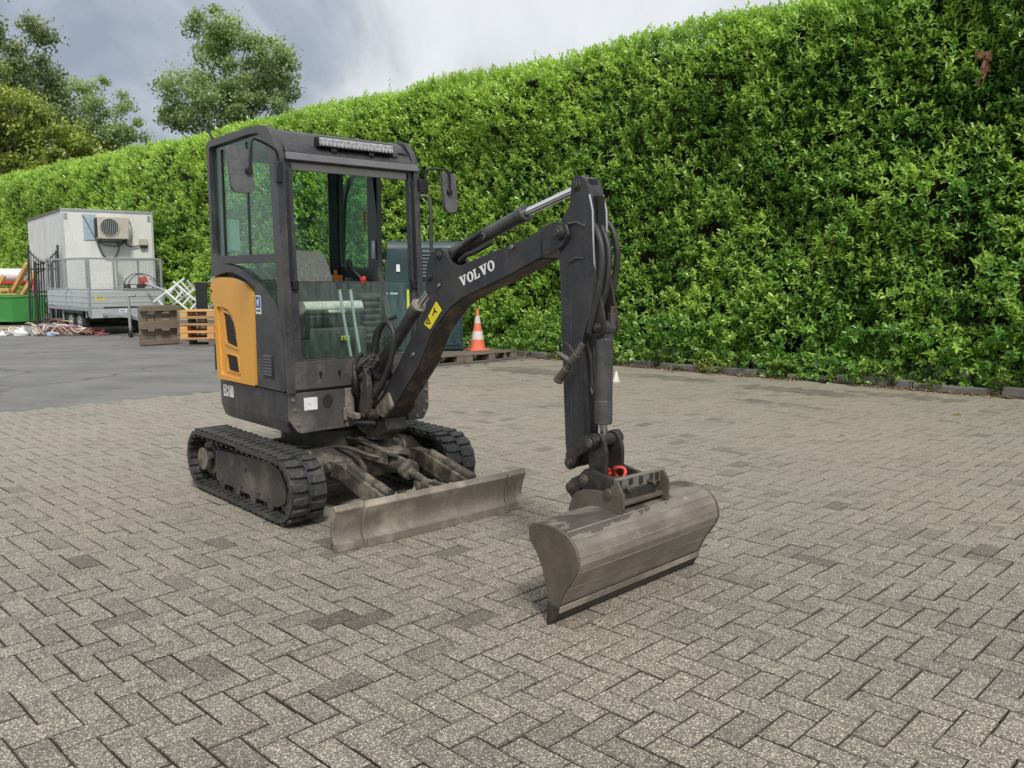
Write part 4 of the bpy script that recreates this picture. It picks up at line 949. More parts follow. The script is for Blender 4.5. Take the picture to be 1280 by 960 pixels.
shp([rt(p, c0, 0) for p in [(-.0025, -.003), (.0025, -.003), (.0025, .012), (-.0025, .012)]])
c1 = (1.185, 1.238)
shp([rt(p, c1, 0) for p in [(-.022, -.018), (-.014, -.022), (.0, .0), (.022, -.004), (.024, .004), (.006, .010), (.004, .026), (-.004, .026), (-.006, .006)]])
# boom cylinder
g = G(); g.cyl((.485, YC, .845), (.905, YC, 1.235), .040, 22); g.cyl((.885, YC, 1.217), (.935, YC, 1.263), .045, 22)
bc = part('boom_cylinder', g, M['cyl'], ex, .004)
g = G(); g.cyl((.925, YC, 1.256), (.942, YC, 1.270), .0465, 22); part('gland_ring', g, M['blade'], bc, .003)
g = G(); g.cyl((.93, YC, 1.259), (1.145, YC, 1.43), .021, 16); part('rod', g, M['chrome'], bc)
g = G(); g.cyl((.475, YC - .045, .82), (.475, YC + .045, .82), .05, 18); part('end_eye', g, M['linkage'], bc, .004)
hose('hose', [(.60, -.055, .93), (.625, -.055, .99), (.655, -.055, 1.06), (.70, -.058, 1.13), (.755, -.06, 1.165), (.81, -.06, 1.15), (.84, -.06, 1.08), (.815, -.06, .97), (.76, -.06, .87), (.68, -.06, .76), (.60, -.05, .70)], .0165, bc)
hose('hose', [(.56, -.03, .96), (.60, -.045, 1.02), (.64, -.055, 1.10), (.70, -.04, 1.16), (.78, 0, 1.2)], .012, bc)
g = G(); g.cyl((.575, -.055, .90), (.605, -.055, .945), .022, 10); g.cyl((.60, -.055, .94), (.622, -.055, .975), .017, 8); part('hose_fitting', g, M['coupler'], bc, .002)
for k in range(3):
    g = G(); x = .60 + k * .02; g.cyl((x, -.03, .88 + k * .02), (x + .02, -.062, .90 + k * .02), .014, 8); part('hose_fitting', g, M['linkage'], bc, .002)
# stick
SO = fillet([(2.133, 1.55), (2.126, 1.62), (2.135, 1.69), (2.185, 1.735), (2.205, 1.79), (2.204, 1.862), (2.225, 1.888), (2.262, 1.888), (2.292, 1.868), (2.318, 1.81), (2.334, 1.735), (2.341, 1.60), (2.352, 1.46), (2.350, 1.33), (2.318, 1.235), (2.285, 1.15), (2.288, .97), (2.302, .75), (2.300, .60), (2.262, .545), (2.205, .545), (2.185, .62), (2.170, .86), (2.140, 1.42)], [.02, .02, .03, .04, .03, .03, .03, .03, .03, .03, .03, .05, .05, .05, .06, .05, .03, .03, .03, .02, .02, .03, .03, .05])
stick = lay(SO, YC - .040, YC + .040, 'stick', 'boom', ex, .006, ang=28)
for y in (YC - .050, YC + .041): lay([(x, z) for x, z in SO if z > .5], y, y + .009, 'side_plate', 'boom', stick, .002, ang=28)
FL = [(2.316, 1.80), (2.336, 1.73), (2.343, 1.60), (2.354, 1.46), (2.352, 1.33), (2.32, 1.235), (2.287, 1.15), (2.29, .97), (2.304, .75)]
g = G(); g.box(2.30, 2.349, YC - .022, YC + .022, 1.60, 1.795); part('slot', g, M['black'], stick)
g = G(); g.box(2.262, 2.302, YC - .024, YC + .024, 1.822, 1.872); part('slot', g, M['black'], stick)
for y in (YC - .046, YC + .046):
    g = G(); g.tube([(x + .001, y, z) for x, z in FL[:6]], .0055, 6); part('edge_weld_highlight', g, M['aluminium'], stick, ang=60)  # edge weld in bright alloy, painting the highlight along the flange
g = G(); g.beam((2.212, YC - .0515, 1.38), (2.222, YC - .0515, .75), .004, .003, (0, 1, 0)); part('weld_seam', g, M['cyl'], stick, .001)
for (a, b) in (((2.19, 1.675), (2.30, 1.66)), ((2.20, 1.50), (2.29, 1.515))):
    g = G(); m_ = ((a[0] + b[0]) / 2, (a[1] + b[1]) / 2 + .012); g.tube([(a[0], YC - .052, a[1]), (m_[0], YC - .052, m_[1]), (b[0], YC - .052, b[1])], .006, 6); part('weld_seam', g, M['cyl'], stick, ang=60)
pin(stick, 2.238, 1.845, YC - .055, YC + .055, .027); pin(stick, 2.155, 1.635, YC - .09, YC + .09, .030)
# bucket-cylinder bracket on the front of the stick
BR = fillet([(2.35, 1.50), (2.352, 1.33), (2.31, 1.20), (2.33, 1.165), (2.39, 1.165), (2.425, 1.195), (2.42, 1.235), (2.375, 1.42)], [.01, .03, .02, .02, .03, .03, .03, .05])
for y in (YC - .052, YC + .034): lay(BR, y, y + .016, 'cylinder_bracket', 'linkage', stick, .004)
pin(stick, 2.385, 1.205, YC - .064, YC + .064, .022)
# stick cylinder
g = G(); g.cyl((1.245, YC, 1.552), (1.835, YC, 1.742), .036, 22); g.cyl((1.80, YC, 1.731), (1.85, YC, 1.747), .042, 22)
sc_ = part('stick_cylinder', g, M['cyl'], ex, .004)
g = G(); g.cyl((1.84, YC, 1.744), (2.236, YC, 1.846), .020, 16); part('rod', g, M['chrome'], sc_)
g = G(); g.cyl((1.225, YC - .035, 1.548), (1.225, YC + .035, 1.548), .038, 16); part('end_eye', g, M['linkage'], sc_, .004)
hose('hose', [(1.55, YC - .035, 1.665), (1.50, YC - .055, 1.635), (1.43, YC - .055, 1.60), (1.36, YC - .055, 1.565), (1.30, YC - .04, 1.525)], .012, sc_)
hose('hose', [(1.62, YC - .02, 1.61), (1.50, YC - .045, 1.56), (1.44, YC - .05, 1.545), (1.38, YC - .045, 1.515)], .014, sc_)
g = G(); g.tube([(1.36, YC - .038, 1.59), (1.56, YC - .038, 1.655), (1.578, YC - .038, 1.645), (1.565, YC - .038, 1.625)], .007, 6); part('steel_pipe', g, M['cyl'], sc_, ang=60)
# hoses down the stick
for q, (y, dx) in enumerate(((YC - .024, 0), (YC + .012, .006))):
    hose('hose', [(2.20, y, 1.70), (2.31, y, 1.68), (2.375 + dx, y - .012, 1.60), (2.40 + dx, y - .022, 1.50), (2.392 + dx, y - .03, 1.38), (2.365, y - .036, 1.27), (2.34, y - .038, 1.18)], .0145, stick)
hose('hose', [(2.27, YC + .05, 1.72), (2.35, YC + .065, 1.66), (2.385, YC + .07, 1.55), (2.375, YC + .07, 1.44), (2.36, YC + .06, 1.33)], .015, stick)
# quick couplers clipped to the side of the stick
g = G(); g.tube([(2.17, -.06, 1.085), (2.215, -.075, 1.080), (2.29, -.08, 1.052)], [.003, .010, .012], 8); cp = part('quick_coupling', g, M['coupler_l'], stick, .001)
g = G(); g.cyl((2.345, -.06, 1.135), (2.32, -.07, 1.085), .015, 10); g.cyl((2.32, -.07, 1.085), (2.285, -.075, 1.045), .020, 10); g.cyl((2.285, -.075, 1.045), (2.262, -.075, 1.015), .012, 10); g.cyl((2.262, -.075, 1.015), (2.215, -.078, .965), .020, 12); g.cyl((2.215, -.078, .965), (2.205, -.078, .952), .023, 12); part('quick_coupling', g, M['coupler'], stick, .002)
hose('strap', [(2.20, -.055, 1.09), (2.22, -.08, 1.13), (2.27, -.085, 1.13), (2.31, -.08, 1.09)], .005, stick)
# bucket cylinder
g = G(); g.cyl((2.378, YC, 1.155), (2.376, YC, .762), .041, 24); g.cyl((2.376, YC, .87), (2.376, YC, .758), .0425, 24)
bk = part('bucket_cylinder', g, M['cyl'], ex, .004)
g = G(); g.cyl((2.376, YC, .78), (2.382, YC, .70), .018, 14); part('rod', g, M['chrome'], bk)
g = G(); g.cyl((2.385, YC - .035, 1.205), (2.385, YC + .035, 1.205), .034, 16); g.box(2.365, 2.405, YC - .03, YC + .03, 1.15, 1.21); part('end_eye', g, M['cyl'], bk, .003)
g = G(); g.box(2.395, 2.418, YC + .0, YC + .03, 1.20, 1.27); g.cyl((2.40, YC + .02, 1.26), (2.405, YC + .02, 1.30), .011, 8); part('hose_fitting', g, M['coupler'], bk, .002)
hose('hose', [(2.30, YC - .03, 1.14), (2.318, YC - .022, 1.05), (2.322, YC - .02, .99), (2.326, YC - .02, .93)], .011, bk)
g = G(); g.tube(smooth_path([(2.322, YC - .022, 1.0), (2.318, YC - .022, .93), (2.330, YC - .022, .895), (2.342, YC - .022, .93), (2.340, YC - .022, 1.05), (2.338, YC - .022, 1.12)], 4), .006, 7); part('steel_pipe', g, M['coupler'], bk, ang=60)
# linkage
LK = fillet([(2.225, .545), (2.225, .61), (2.245, .632), (2.30, .668), (2.345, .712), (2.395, .728), (2.425, .70), (2.41, .655), (2.36, .645), (2.30, .605), (2.275, .545), (2.25, .53)], .012)
for y in (YC - .092, YC + .068): lay(LK, y, y + .024, 'guide_link', 'linkage', ex, .004)
CL = fillet([(2.35, .70), (2.39, .725), (2.43, .71), (2.452, .65), (2.45, .53), (2.40, .48), (2.36, .50), (2.345, .60)], .02)
for y in (YC - .066, YC + .044): lay(CL, y, y + .022, 'bucket_link', 'linkage', ex, .004)
lk = pin(ex, 2.388, .683, YC - .10, YC + .10, .030); pin(ex, 2.25, .565, YC - .10, YC + .10, .026)
g = G(); g.cyl((2.388, YC - .104, .683), (2.388, YC - .112, .683), .022, 8); part('pin_nut', g, M['coupler'], lk, .003)
# quick hitch
QH = fillet([(2.262, .475), (2.285, .502), (2.335, .525), (2.372, .566), (2.55, .535), (2.585, .505), (2.54, .47), (2.45, .475), (2.36, .455), (2.345, .475), (2.315, .43), (2.30, .40), (2.27, .42)], [.03, .02, .02, .02, .01, .01, .01, .02, .01, .01, .02, .02, .02])
qh = lay(QH, YC - .112, YC - .088, 'quick_hitch', 'linkage', ex, .004)
lay(QH, YC + .086, YC + .110, 'hitch_cheek', 'linkage', qh, .004)
pin(qh, 2.365, .508, YC - .12, YC + .118, .026, mat='coupler'); pin(qh, 2.278, .455, YC - .118, YC + .116, .028)
g = G(); g.box(2.40, 2.56, YC - .086, YC + .084, .47, .515); part('hitch_body', g, M['coupler'], qh, .006)
rot = Matrix.Rotation(R(0), 3, 'Y')
g = G(); g.box(2.545, 2.572, YC - .115, YC + .185, .492, .548); cw = part('clamp_bar', g, M['coupler_l'], qh, .004, label='scuffed pale steel clamp bar across the hitch')
for k, y in enumerate((-.055, .02, .09, .165, .205)):
    g = G(); g.box(2.572, 2.578, y - .012, y + .010, .505 + .008 * (k % 2), .540); part('notch', g, M['linkage'], cw, .001)
for y in (YC - .06, YC + .12):
    g = G(); g.cyl((2.57, y, .50), (2.592, y, .50), .013, 6); part('bolt', g, M['coupler'], cw, .002)
g = G(); g.box(2.50, 2.575, YC - .07, YC + .15, .43, .492); part('clamp_block', g, M['edge'], qh, .005)
# red locking ring
g = G(); rp_ = [(2.455 + .030 * math.cos(a), YC + .03 + .012 * math.sin(a * 2), .530 + .031 * math.sin(a)) for a in [2 * math.pi * i / 20 for i in range(20)]]
g.tube(rp_, .0085, 8, True); rr_ = part('safety_ring', g, M['red'], qh, ang=60, label='red safety ring')
hose('ring_tail', [(2.415, YC + .02, .53), (2.40, YC - .0, .52), (2.405, YC - .015, .545), (2.43, YC - .01, .55)], .008, rr_, 'red')
# bucket
OUT = [(2.413, .385), (2.434, .412), (2.490, .420), (2.560, .418), (2.618, .403), (2.656, .378), (2.678, .348), (2.689, .312), (2.692, .280), (2.678, .244), (2.653, .205), (2.620, .159), (2.597, .112), (2.574, .062)]
def insetc(P, t):
    o = []
    for i, p in enumerate(P):
        a = Vector(P[max(i - 1, 0)]); b = Vector(P[min(i + 1, len(P) - 1)]); d = (b - a).normalized(); o.append((p[0] + d.y * t, p[1] - d.x * t))
    return o
Y0, Y1 = -.470, .556
# folded shell: each strip of the folded plate keeps its own edge
shell = G(); inn = insetc(OUT, .012)
shell.prism(OUT + inn[::-1], Y0, Y1, 'y')
bu = part('bucket', shell, M['bucket'], ex, 0, ang=12, label='wide smooth-edged ditching bucket, worn and brown')
SIDE = OUT + [(2.556, .035), (2.538, .07), (2.520, .15), (2.495, .235), (2.462, .292), (2.425, .335)]
for y in (Y0 - .012, Y1 - .0): 
    lay([(p[0] + (.004 if i < 14 else 0), p[1]) for i, p in enumerate(SIDE)], y, y + .014, 'side_plate', 'bucketside', bu, .003, ang=30)
for i in (4, 5, 7, 9, 11):                                      # fold ridges along the shell, pale steel painting in their highlight lines
    p = OUT[i]; g = G(); g.tube([(p[0] - .001, Y0 + .006, p[1]), (p[0] - .001, Y1 - .006, p[1])], .0034, 6); part('fold_ridge', g, M['blade'], bu, ang=60)
g = G(); g.prism([(2.579, .085), (2.592, .085), (2.584, .048), (2.550, .002), (2.530, .002), (2.566, .05)], Y0 - .02, Y1 + .01, 'y'); part('cutting_edge', g, M['edge'], bu, .003)
g = G(); g.prism([(2.580, .078), (2.598, .086), (2.592, .056), (2.582, .050)], Y0 - .006, Y1, 'y'); part('edge_strip', g, M['blade'], bu, .003)
for s, y in ((0, Y0 - .016), (1, Y1 + .004)):
    g = G(); g.prism([(2.53, .10), (2.582, .085), (2.555, .0), (2.528, .0)], y, y + .012, 'y'); part('side_cutter', g, M['edge'], bu, .003)
EA = fillet([(2.318, .385), (2.345, .445), (2.380, .475), (2.45, .488), (2.535, .492), (2.590, .552), (2.612, .520), (2.625, .497), (2.622, .405), (2.56, .42), (2.44, .41), (2.36, .355), (2.318, .345)], [.02, .02, .02, .02, .01, .01, .01, .01, .005, .01, .01, .01, .02])
for y in (-.112, .232): lay(EA, y, y + .014, 'hanger_plate', 'bucketside', bu, .003)
g = G(); g.cyl((2.545, -.118, .485), (2.545, -.100, .485), .024, 16); part('hanger_boss', g, M['coupler'], bu, .003)
g = G(); g.cyl((2.36, -.11, .41), (2.36, .24, .41), .020, 12); g.cyl((2.545, -.11, .475), (2.545, .24, .475), .020, 12); part('hanger_pin', g, M['linkage'], bu, .003)
g = G(); g.box(2.625, 2.631, -.114, -.098, .43, .50); g.prism([(2.40, .44), (2.60, .43), (2.60, .447), (2.40, .458)], -.098, .232, 'y'); part('hanger_web', g, M['bucketside'], bu, .003)

piv = Matrix.Translation((2.55, YC, 0)); bu.matrix_local = piv @ Matrix.Rotation(R(3.0), 4, 'Z') @ piv.inverted()

# ================================================================== YARD OBJECTS
M['boxwhite'] = worn('white_grp_panel', (.70, .71, .71), .45, (.42, .40, .36), .12, 1.6, fine=25, bumpy=.02)
M['boxside'] = M['boxwhite']
M['galv'] = worn('galvanised_steel', (.42, .45, .47), .4, (.25, .25, .24), .3, 5, metal=.55, fine=50)
M['alu'] = worn('aluminium_board', (.56, .59, .61), .4, (.34, .34, .33), .3, 4, metal=.35, fine=50)
M['tyre'] = plain('tyre_rubber', (.02, .02, .02), .75)
M['rim'] = plain('silver_rim', (.45, .46, .48), .35, .6)
M['acbeige'] = worn('beige_casing', (.52, .49, .43), .5, (.3, .26, .2), .3, 6)
M['green'] = worn('green_skip_paint', (.045, .27, .055), .45, (.10, .22, .08), .25, 2.5, fine=30)
M['teal'] = worn('dark_teal_paint', (.008, .036, .043), .38, (.06, .09, .09), .12, 4, fine=60, bumpy=.03)
M['iron'] = plain('black_iron', (.014, .015, .018), .45)
def wood(name, c, var=.3):
    m, t, b = newmat(name); n = noise(t, 5, 6, .7, sc=(1, 12, 12)); n2 = noise(t, 2, 3, .5)
    r = ramp(t, n, [(.25, tuple(x * (1 - var) for x in c)), (.75, tuple(min(1, x * (1 + var)) for x in c))])
    k = mixc(t, ramp(t, n2, [(.45, (0, 0, 0)), (.7, (.5, .5, .5))]).outputs[0], r.outputs[0], tuple(x * .6 for x in c))
    t.links.new(k, b.inputs['Base Color']); b.inputs['Roughness'].default_value = .8; bump(t, b, n, .4, .004); return m
M['pine'] = wood('orange_pine', (.62, .33, .12)); M['palepine'] = wood('pale_pine', (.50, .36, .22)); M['greywood'] = wood('weathered_wood', (.17, .145, .12)); M['darkwood'] = wood('dark_wet_wood', (.20, .16, .12)); M['beamwood'] = wood('new_timber', (.62, .36, .14), .2)

# ---- pallets
def pallet(loc, rz, mats, label, group=None, tilt=None, L=1.2, Wd=.8):
    """euro pallet: length along x, boards as separate parts"""
    t = thing('pallet', loc, rz, label, 'pallet', group)
    if tilt: t.rotation_euler = tilt
    top, blk = M[mats[0]], M[mats[-1]]
    def b(name, x0, x1, y0, y1, z0, z1, m):
        g = G(); j = lambda: random.gauss(0, .003); g.box(x0 + j(), x1 + j(), y0 + j(), y1 + j(), z0, z1); part(name, g, m, t, .003)
    for y, w in ((-.3275, .145), (-.18, .10), (0, .145), (.18, .10), (.3275, .145)): b('deck_board', -L / 2, L / 2, y - w / 2, y + w / 2, .122, .144, top)
    XS = (-L / 2 + .0725, 0, L / 2 - .0725)
    for x in XS: b('cross_board', x - .0725, x + .0725, -Wd / 2, Wd / 2, .100, .1215, top)
    for x in XS:
        for y, w in ((-.35, .1), (0, .145), (.35, .1)): b('block', x - .0725, x + .0725, y - w / 2, y + w / 2, .0225, .0995, blk)
    for y, w in ((-.35, .1), (0, .145), (.35, .1)): b('skid_board', -L / 2, L / 2, y - w / 2, y + w / 2, 0, .022, top)
    return t
stackc = (-6.55, 17.95)
rz = R(8)
cols = [('greywood', 'greywood', 'bottom grey pallet of the stack beside the upright pallet'), ('pine', 'pine', 'orange pallet second from the bottom of the stack'),
        ('pine', 'pine', 'orange pallet in the middle of the stack'), ('palepine', 'greywood', 'dull pale pallet second from the top of the stack'), ('pine', 'palepine', 'light orange pallet topmost of the stack')]
for i, (a, b_, lab) in enumerate(cols):
    pallet((stackc[0] + .32 + random.gauss(0, .012), stackc[1] + random.gauss(0, .012), .001 + i * .1455), rz + random.gauss(0, .015), (a, b_), lab, 'pallets stacked beside the trailer')
pallet((-7.28, 17.80, .415), 0, ('darkwood', 'darkwood'), 'dark weathered pallet standing on its long edge against the orange stack', tilt=(R(-87), 0, R(48)), L=.8)
pallet((-7.40, 18.05, .41), 0, ('greywood', 'greywood'), 'second grey pallet standing on edge just behind the dark upright pallet', tilt=(R(-89), 0, R(47)), L=.8)
pallet((-.62, 14.72, .002), R(46), ('greywood', 'darkwood'), 'low grey pallet lying on the ground under the traffic cone', 'pallets lying by the teal cabinet')
pallet((-1.50, 13.92, .002), R(45), ('greywood', 'darkwood'), 'low pallet lying flat behind the excavator next to the cone pallet', 'pallets lying by the teal cabinet')
# ---- traffic cones
M['conered'] = worn('faded_orange_cone', (.78, .16, .07), .45, (.5, .3, .25), .3, 8, fine=60, drip=False); M['conewhite'] = worn('grubby_white_sleeve', (.68, .66, .64), .4, (.35, .32, .30), .3, 9, fine=60, drip=False)
cone = thing('traffic_cone', (-.60, 14.92, .148), R(20), 'orange and white striped traffic cone standing on the low pallet', 'traffic cone')
g = G(); g.prism(fillet([(-.18, -.18), (.18, -.18), (.18, .18), (-.18, .18)], .04), 0, .022, 'z'); part('base', g, M['conered'], cone, .006)
segs = [(.022, .135, 'conered', 'skirt'), (.19, .112, 'conewhite', 'reflective_band'), (.33, .085, 'conered', 'cone_band'), (.47, .058, 'conewhite', 'reflective_band'), (.59, .036, 'conered', 'tip'), (.72, .018, None, None)]
for (z0, r0, m_, nm), (z1, r1, _, _) in zip(segs, segs[1:]):
    g = G(); g.tube([(0, 0, z0), (0, 0, z1)], [r0, r1], 20); part(nm, g, M[m_], cone, ang=50)
wc = thing('marker_cone', (1.42, 11.6, 0), 0, 'little white cone on the paving half hidden behind the bucket cylinder', 'marker cone')
g = G(); g.tube([(0, 0, 0), (0, 0, .01), (0, 0, .011), (0, 0, .145)], [.06, .06, .05, .010], 14); part('cone_body', g, M['conewhite'], wc, ang=50)
# ---- teal cabinet
cb = thing('machine_cabinet', (-1.60, 15.05, .0), R(9), 'dark teal metal machine cabinet with louvred top standing by the hedge behind the excavator', 'cabinet')
g = G(); g.prism(fillet([(-.42, .15), (.48, .15), (.48, 1.90), (.30, 2.02), (-.34, 2.02), (-.42, 1.90)], .05), -.68, .70, 'x', fn=lambda a, y, z: (a if a > 0 else a + max(0, z - 1.2) * .16, y, z)); part('housing', g, M['teal'], cb, .02, seg=3)
g = G(); g.box(-.70, .72, -.44, .50, .05, .15); part('base_frame', g, M['iron'], cb, .01)
g = G(); g.prism(fillet([(-.02, 1.36), (.62, 1.36), (.62, 1.90), (-.02, 1.90)], .04), -.440, -.424, 'y'); lv = part('louvre_panel', g, M['teal'], cb, .006)
for i in range(8):
    g = G(); z = 1.42 + i * .058; g.prism([(-.442, z), (-.475, z - .006), (-.446, z + .04)], .02, .58, 'x'); part('louvre_slat', g, M['teal'], lv)
g = G(); g.box(-.62, .66, -.436, -.424, .25, 1.30); dp_ = part('door', g, M['teal'], cb, .01)
g = G(); g.box(-.005, .005, -.44, -.4362, .25, 1.30); part('door_gap', g, M['black'], dp_)
g = G(); g.box(-.42, -.36, -.450, -.437, 1.5, 1.62); part('paper_label', g, M['white'], lv)
g = G(); g.box(-.25, -.10, -.442, -.437, .88, 1.20); part('yellow_label', g, M['stickery'], dp_)
g = G(); g.box(-.60, -.40, -.442, -.437, 1.12, 1.15); part('pale_strip', g, M['lever'], dp_)
for x in (-.55, -.3, .3, .55):
    g = G(); g.box(x - .02, x + .02, -.446, -.4365, .3, 1.25); part('door_rib', g, M['teal'], dp_, .006)

# ---- white box body with cooling unit
P1 = Vector((-12.06, 23.32, 0)); BX = math.atan2(.6, .8)
bx = thing('box_trailer', tuple(P1), BX, 'large dirty white insulated box trailer parked against the hedge', 'box trailer')   # x along its front, y backwards
BW, BL = 2.32, 5.9
g = G(); g.box(0, BW, 0, BL, .62, 3.20); bb = part('box_body', g, M['boxwhite'], bx, .02)
g = G(); g.box(-.015, BW + .015, -.015, .03, 3.15, 3.225); g2 = G(); g2.box(-.02, .03, .032, BL, 3.15, 3.225); part('roof_rail', g, M['galv'], bb, .005); part('roof_rail', g2, M['greywood'], bb, .005)
for x0, x1 in ((-.014, .045), (BW - .045, BW + .014)):
    g = G(); g.box(x0, x1, -.014, .04, .62, 3.148); part('corner_post', g, M['alu'], bb, .005)
g = G(); g.box(.06, BW - .06, -.006, -.001, .8, .9); part('lower_trim', g, M['galv'], bb)
for i in range(1, 5):
    g = G(); g.box(-.008, -.001, i * 1.04 - .012, i * 1.04 + .012, .64, 3.14); part('seam_strip', g, M['boxwhite'], bb)
for x in (.06, BW - .14):
    g = G(); g.box(x, x + .08, -.022, -.0145, 2.95, 3.10); part('corner_plate', g, M['galv'], bb, .003)
g = G(); g.box(.1, BW - .1, .1, BL - .1, .45, .62); part('chassis', g, M['iron'], bx)
for y in (1.8, 2.6):
    for x in (.1, BW - .1):
        g = G(); g.cyl((x - .1, y, .33), (x + .1, y, .33), .33, 24); w = part('wheel', g, M['tyre'], bx, .02); g = G(); g.cyl((x - .11, y, .33), (x + .11, y, .33), .18, 16); part('rim', g, M['rim'], w)
ac = thing('cooling_unit', tuple(P1 + Vector((math.cos(BX) * 1.19, math.sin(BX) * 1.19, 0)) + Vector((math.sin(BX), -math.cos(BX), 0)) * .02), BX, 'beige air conditioner outdoor unit with round fan grille mounted on the white box', 'air conditioner')
g = G(); g.box(-.38, .42, -.34, -.04, 2.42, 3.02); ab = part('casing', g, M['acbeige'], ac, .02)
g = G(); g.cyl((-.08, -.335, 2.73), (-.08, -.349, 2.73), .235, 32); fg = part('fan_guard', g, M['galv'], ab)
for i in range(9):
    x = -.08 - .19 + i * .0475; h_ = math.sqrt(max(.0, .225 ** 2 - (x + .08) ** 2)); g = G(); g.box(x - .014, x + .014, -.356, -.351, 2.73 - h_, 2.73 + h_); part('fan_slot', g, M['iron'], fg)
g = G(); g.tube([(-.08 + .24 * math.cos(a), -.352, 2.73 + .24 * math.sin(a)) for a in [2 * math.pi * i / 28 for i in range(28)]], .012, 6, True); part('guard_ring', g, M['acbeige'], fg, ang=60)
for x in (-.33, .33):
    g = G(); g.box(x - .03, x + .03, -.36, -.02, 2.37, 2.415); part('bracket', g, M['iron'], ac, .005)
g = G(); g.box(-.30, .36, -.30, -.06, 2.33, 2.37); part('drip_tray', g, M['iron'], ac, .005)
g = G(); g.box(-.40, -.385, -.30, -.05, 2.5, 2.98)
for i in range(9): g.box(-.415, -.385, -.32, -.04, 2.46 + i * .062, 2.475 + i * .062)
tag(part('side_fins', g, M['iron'], ac), kind='stuff')
def wcable(name, par, pts, r=.012, mat='iron', **k):
    g = G(); g.tube(smooth_path(pts, 6), r, 6); return part(name, g, M[mat], par, ang=60, **k)
wcable('cable', ac, [(-.33, -.05, 2.40), (-.30, -.03, 2.2), (-.20, -.03, 1.97), (.0, -.03, 1.90), (.14, -.03, 2.02), (.20, -.03, 2.25), (.10, -.05, 2.35)], .014)
wcable('cable', ac, [(.36, -.05, 2.36), (.45, -.03, 2.26), (.58, -.03, 2.23), (.72, -.03, 2.27)], .018)
wcable('cable', ac, [(-.30, -.03, 2.33), (-.1, -.04, 2.25), (.2, -.04, 2.25), (.35, -.04, 2.36)], .012)
wcable('cable', ac, [(.30, -.03, 3.03), (.50, -.03, 2.95), (.56, -.03, 2.6), (.52, -.03, 2.35), (.60, -.03, 2.28)], .008)
jb = thing('junction_box', tuple(P1 + Vector((math.cos(BX) * 2.03, math.sin(BX) * 2.03, 0)) + Vector((math.sin(BX), -math.cos(BX), 0)) * .02), BX, 'small beige electrical box right of the air conditioner on the white wall', 'electrical box')
g = G(); g.box(-.11, .11, -.09, 0, 2.28, 2.46); part('cover', g, M['acbeige'], jb, .01); g = G(); g.box(-.08, .10, -.08, 0, 2.20, 2.275); part('plug', g, M['iron'], jb, .01)
pn = thing('grey_panel', tuple(P1 + Vector((math.cos(BX) * .68, math.sin(BX) * .68, 0)) + Vector((math.sin(BX), -math.cos(BX), 0)) * .02), BX, 'light blue grey square patch panel left of the air conditioner', 'panel')
g = G(); g.box(-.16, .16, -.008, 0, 2.40, 3.08); part('plate', g, plain('blue_grey_plate', (.36, .45, .52), .4), pn); wcable('cable', pn, [(-.18, -.02, 3.06), (-.08, -.02, 2.9), (.02, -.02, 2.65), (.12, -.02, 2.45)], .008)

# ---- flatbed trailer with mesh sides
C1 = Vector((-10.05, 20.48, 0)); TR = math.atan2(.70, .71)
tr_ = thing('flatbed_trailer', tuple(C1), TR, 'galvanised tandem axle trailer with wire mesh sides parked in front of the white box', 'trailer')  # x along the front board, y to the rear
TW, TL = 1.76, 3.0
g = G(); g.box(.02, TW - .02, .02, TL - .02, .60, .655); part('floor', g, M['alu'], tr_)
for nm, x0, x1, y0, y1 in (('front_board', 0, TW, -.03, -.001), ('side_board', -.03, -.001, 0, TL), ('side_board', TW + .001, TW + .03, 0, TL), ('tail_board', 0, TW, TL + .001, TL + .03)):
    g = G(); g.box(x0, x1, y0, y1, .68, 1.06); bd = part(nm, g, M['alu'], tr_, .006)
    for z in (.78, .92):
        g = G(); e_ = .008
        if x1 - x0 > .1: g.box(x0 + .02, x1 - .02, y0 - e_, y0 - .001, z, z + .03)
        else: g.box(x0 - e_, x0 - .001, y0 + .02, y1 - .02, z, z + .03)
        part('board_ridge', g, M['alu'], bd)
g = G(); g.box(0, TW, -.035, .02, .42, .64); lb_ = part('light_board', g, M['alu'], tr_, .006)
g = G(); g.box(.66, .84, -.040, -.036, .55, .63); sg = part('blue_white_sticker', g, M['white'], lb_); g = G(); g.box(.68, .80, -.0425, -.0405, .57, .61); part('print', g, plain('light_blue_print', (.10, .40, .65), .5), sg)
g = G(); g.box(.12, .34, -.0345, -.0305, .86, .95); sg = part('yellow_sticker', g, M['stickery'], tr_); g = G(); g.box(.16, .30, -.037, -.035, .89, .915); part('print', g, plain('green_print', (.1, .3, .1), .5), sg)
g = G(); g.box(.30, 1.30, -.05, -.031, .66, .685); part('board_gap', g, M['iron'], tr_)
g = G(); g.box(-.02, TW + .02, 0, TL, .60, .63); 
for x in (-.015, TW + .015):
    g = G(); g.box(x - .02, x + .02, 0, TL, .585, .665); part('side_rail', g, M['galv'], tr_, .004)
for x, y in ((0, 0), (TW, 0), (0, TL), (TW, TL), (0, TL / 2), (TW, TL / 2)):
    g = G(); g.box(x - .03, x + .03, y - .035, y + .03, .45 if y != TL / 2 else .6, 1.13); part('corner_post', g, M['galv'], tr_, .006)
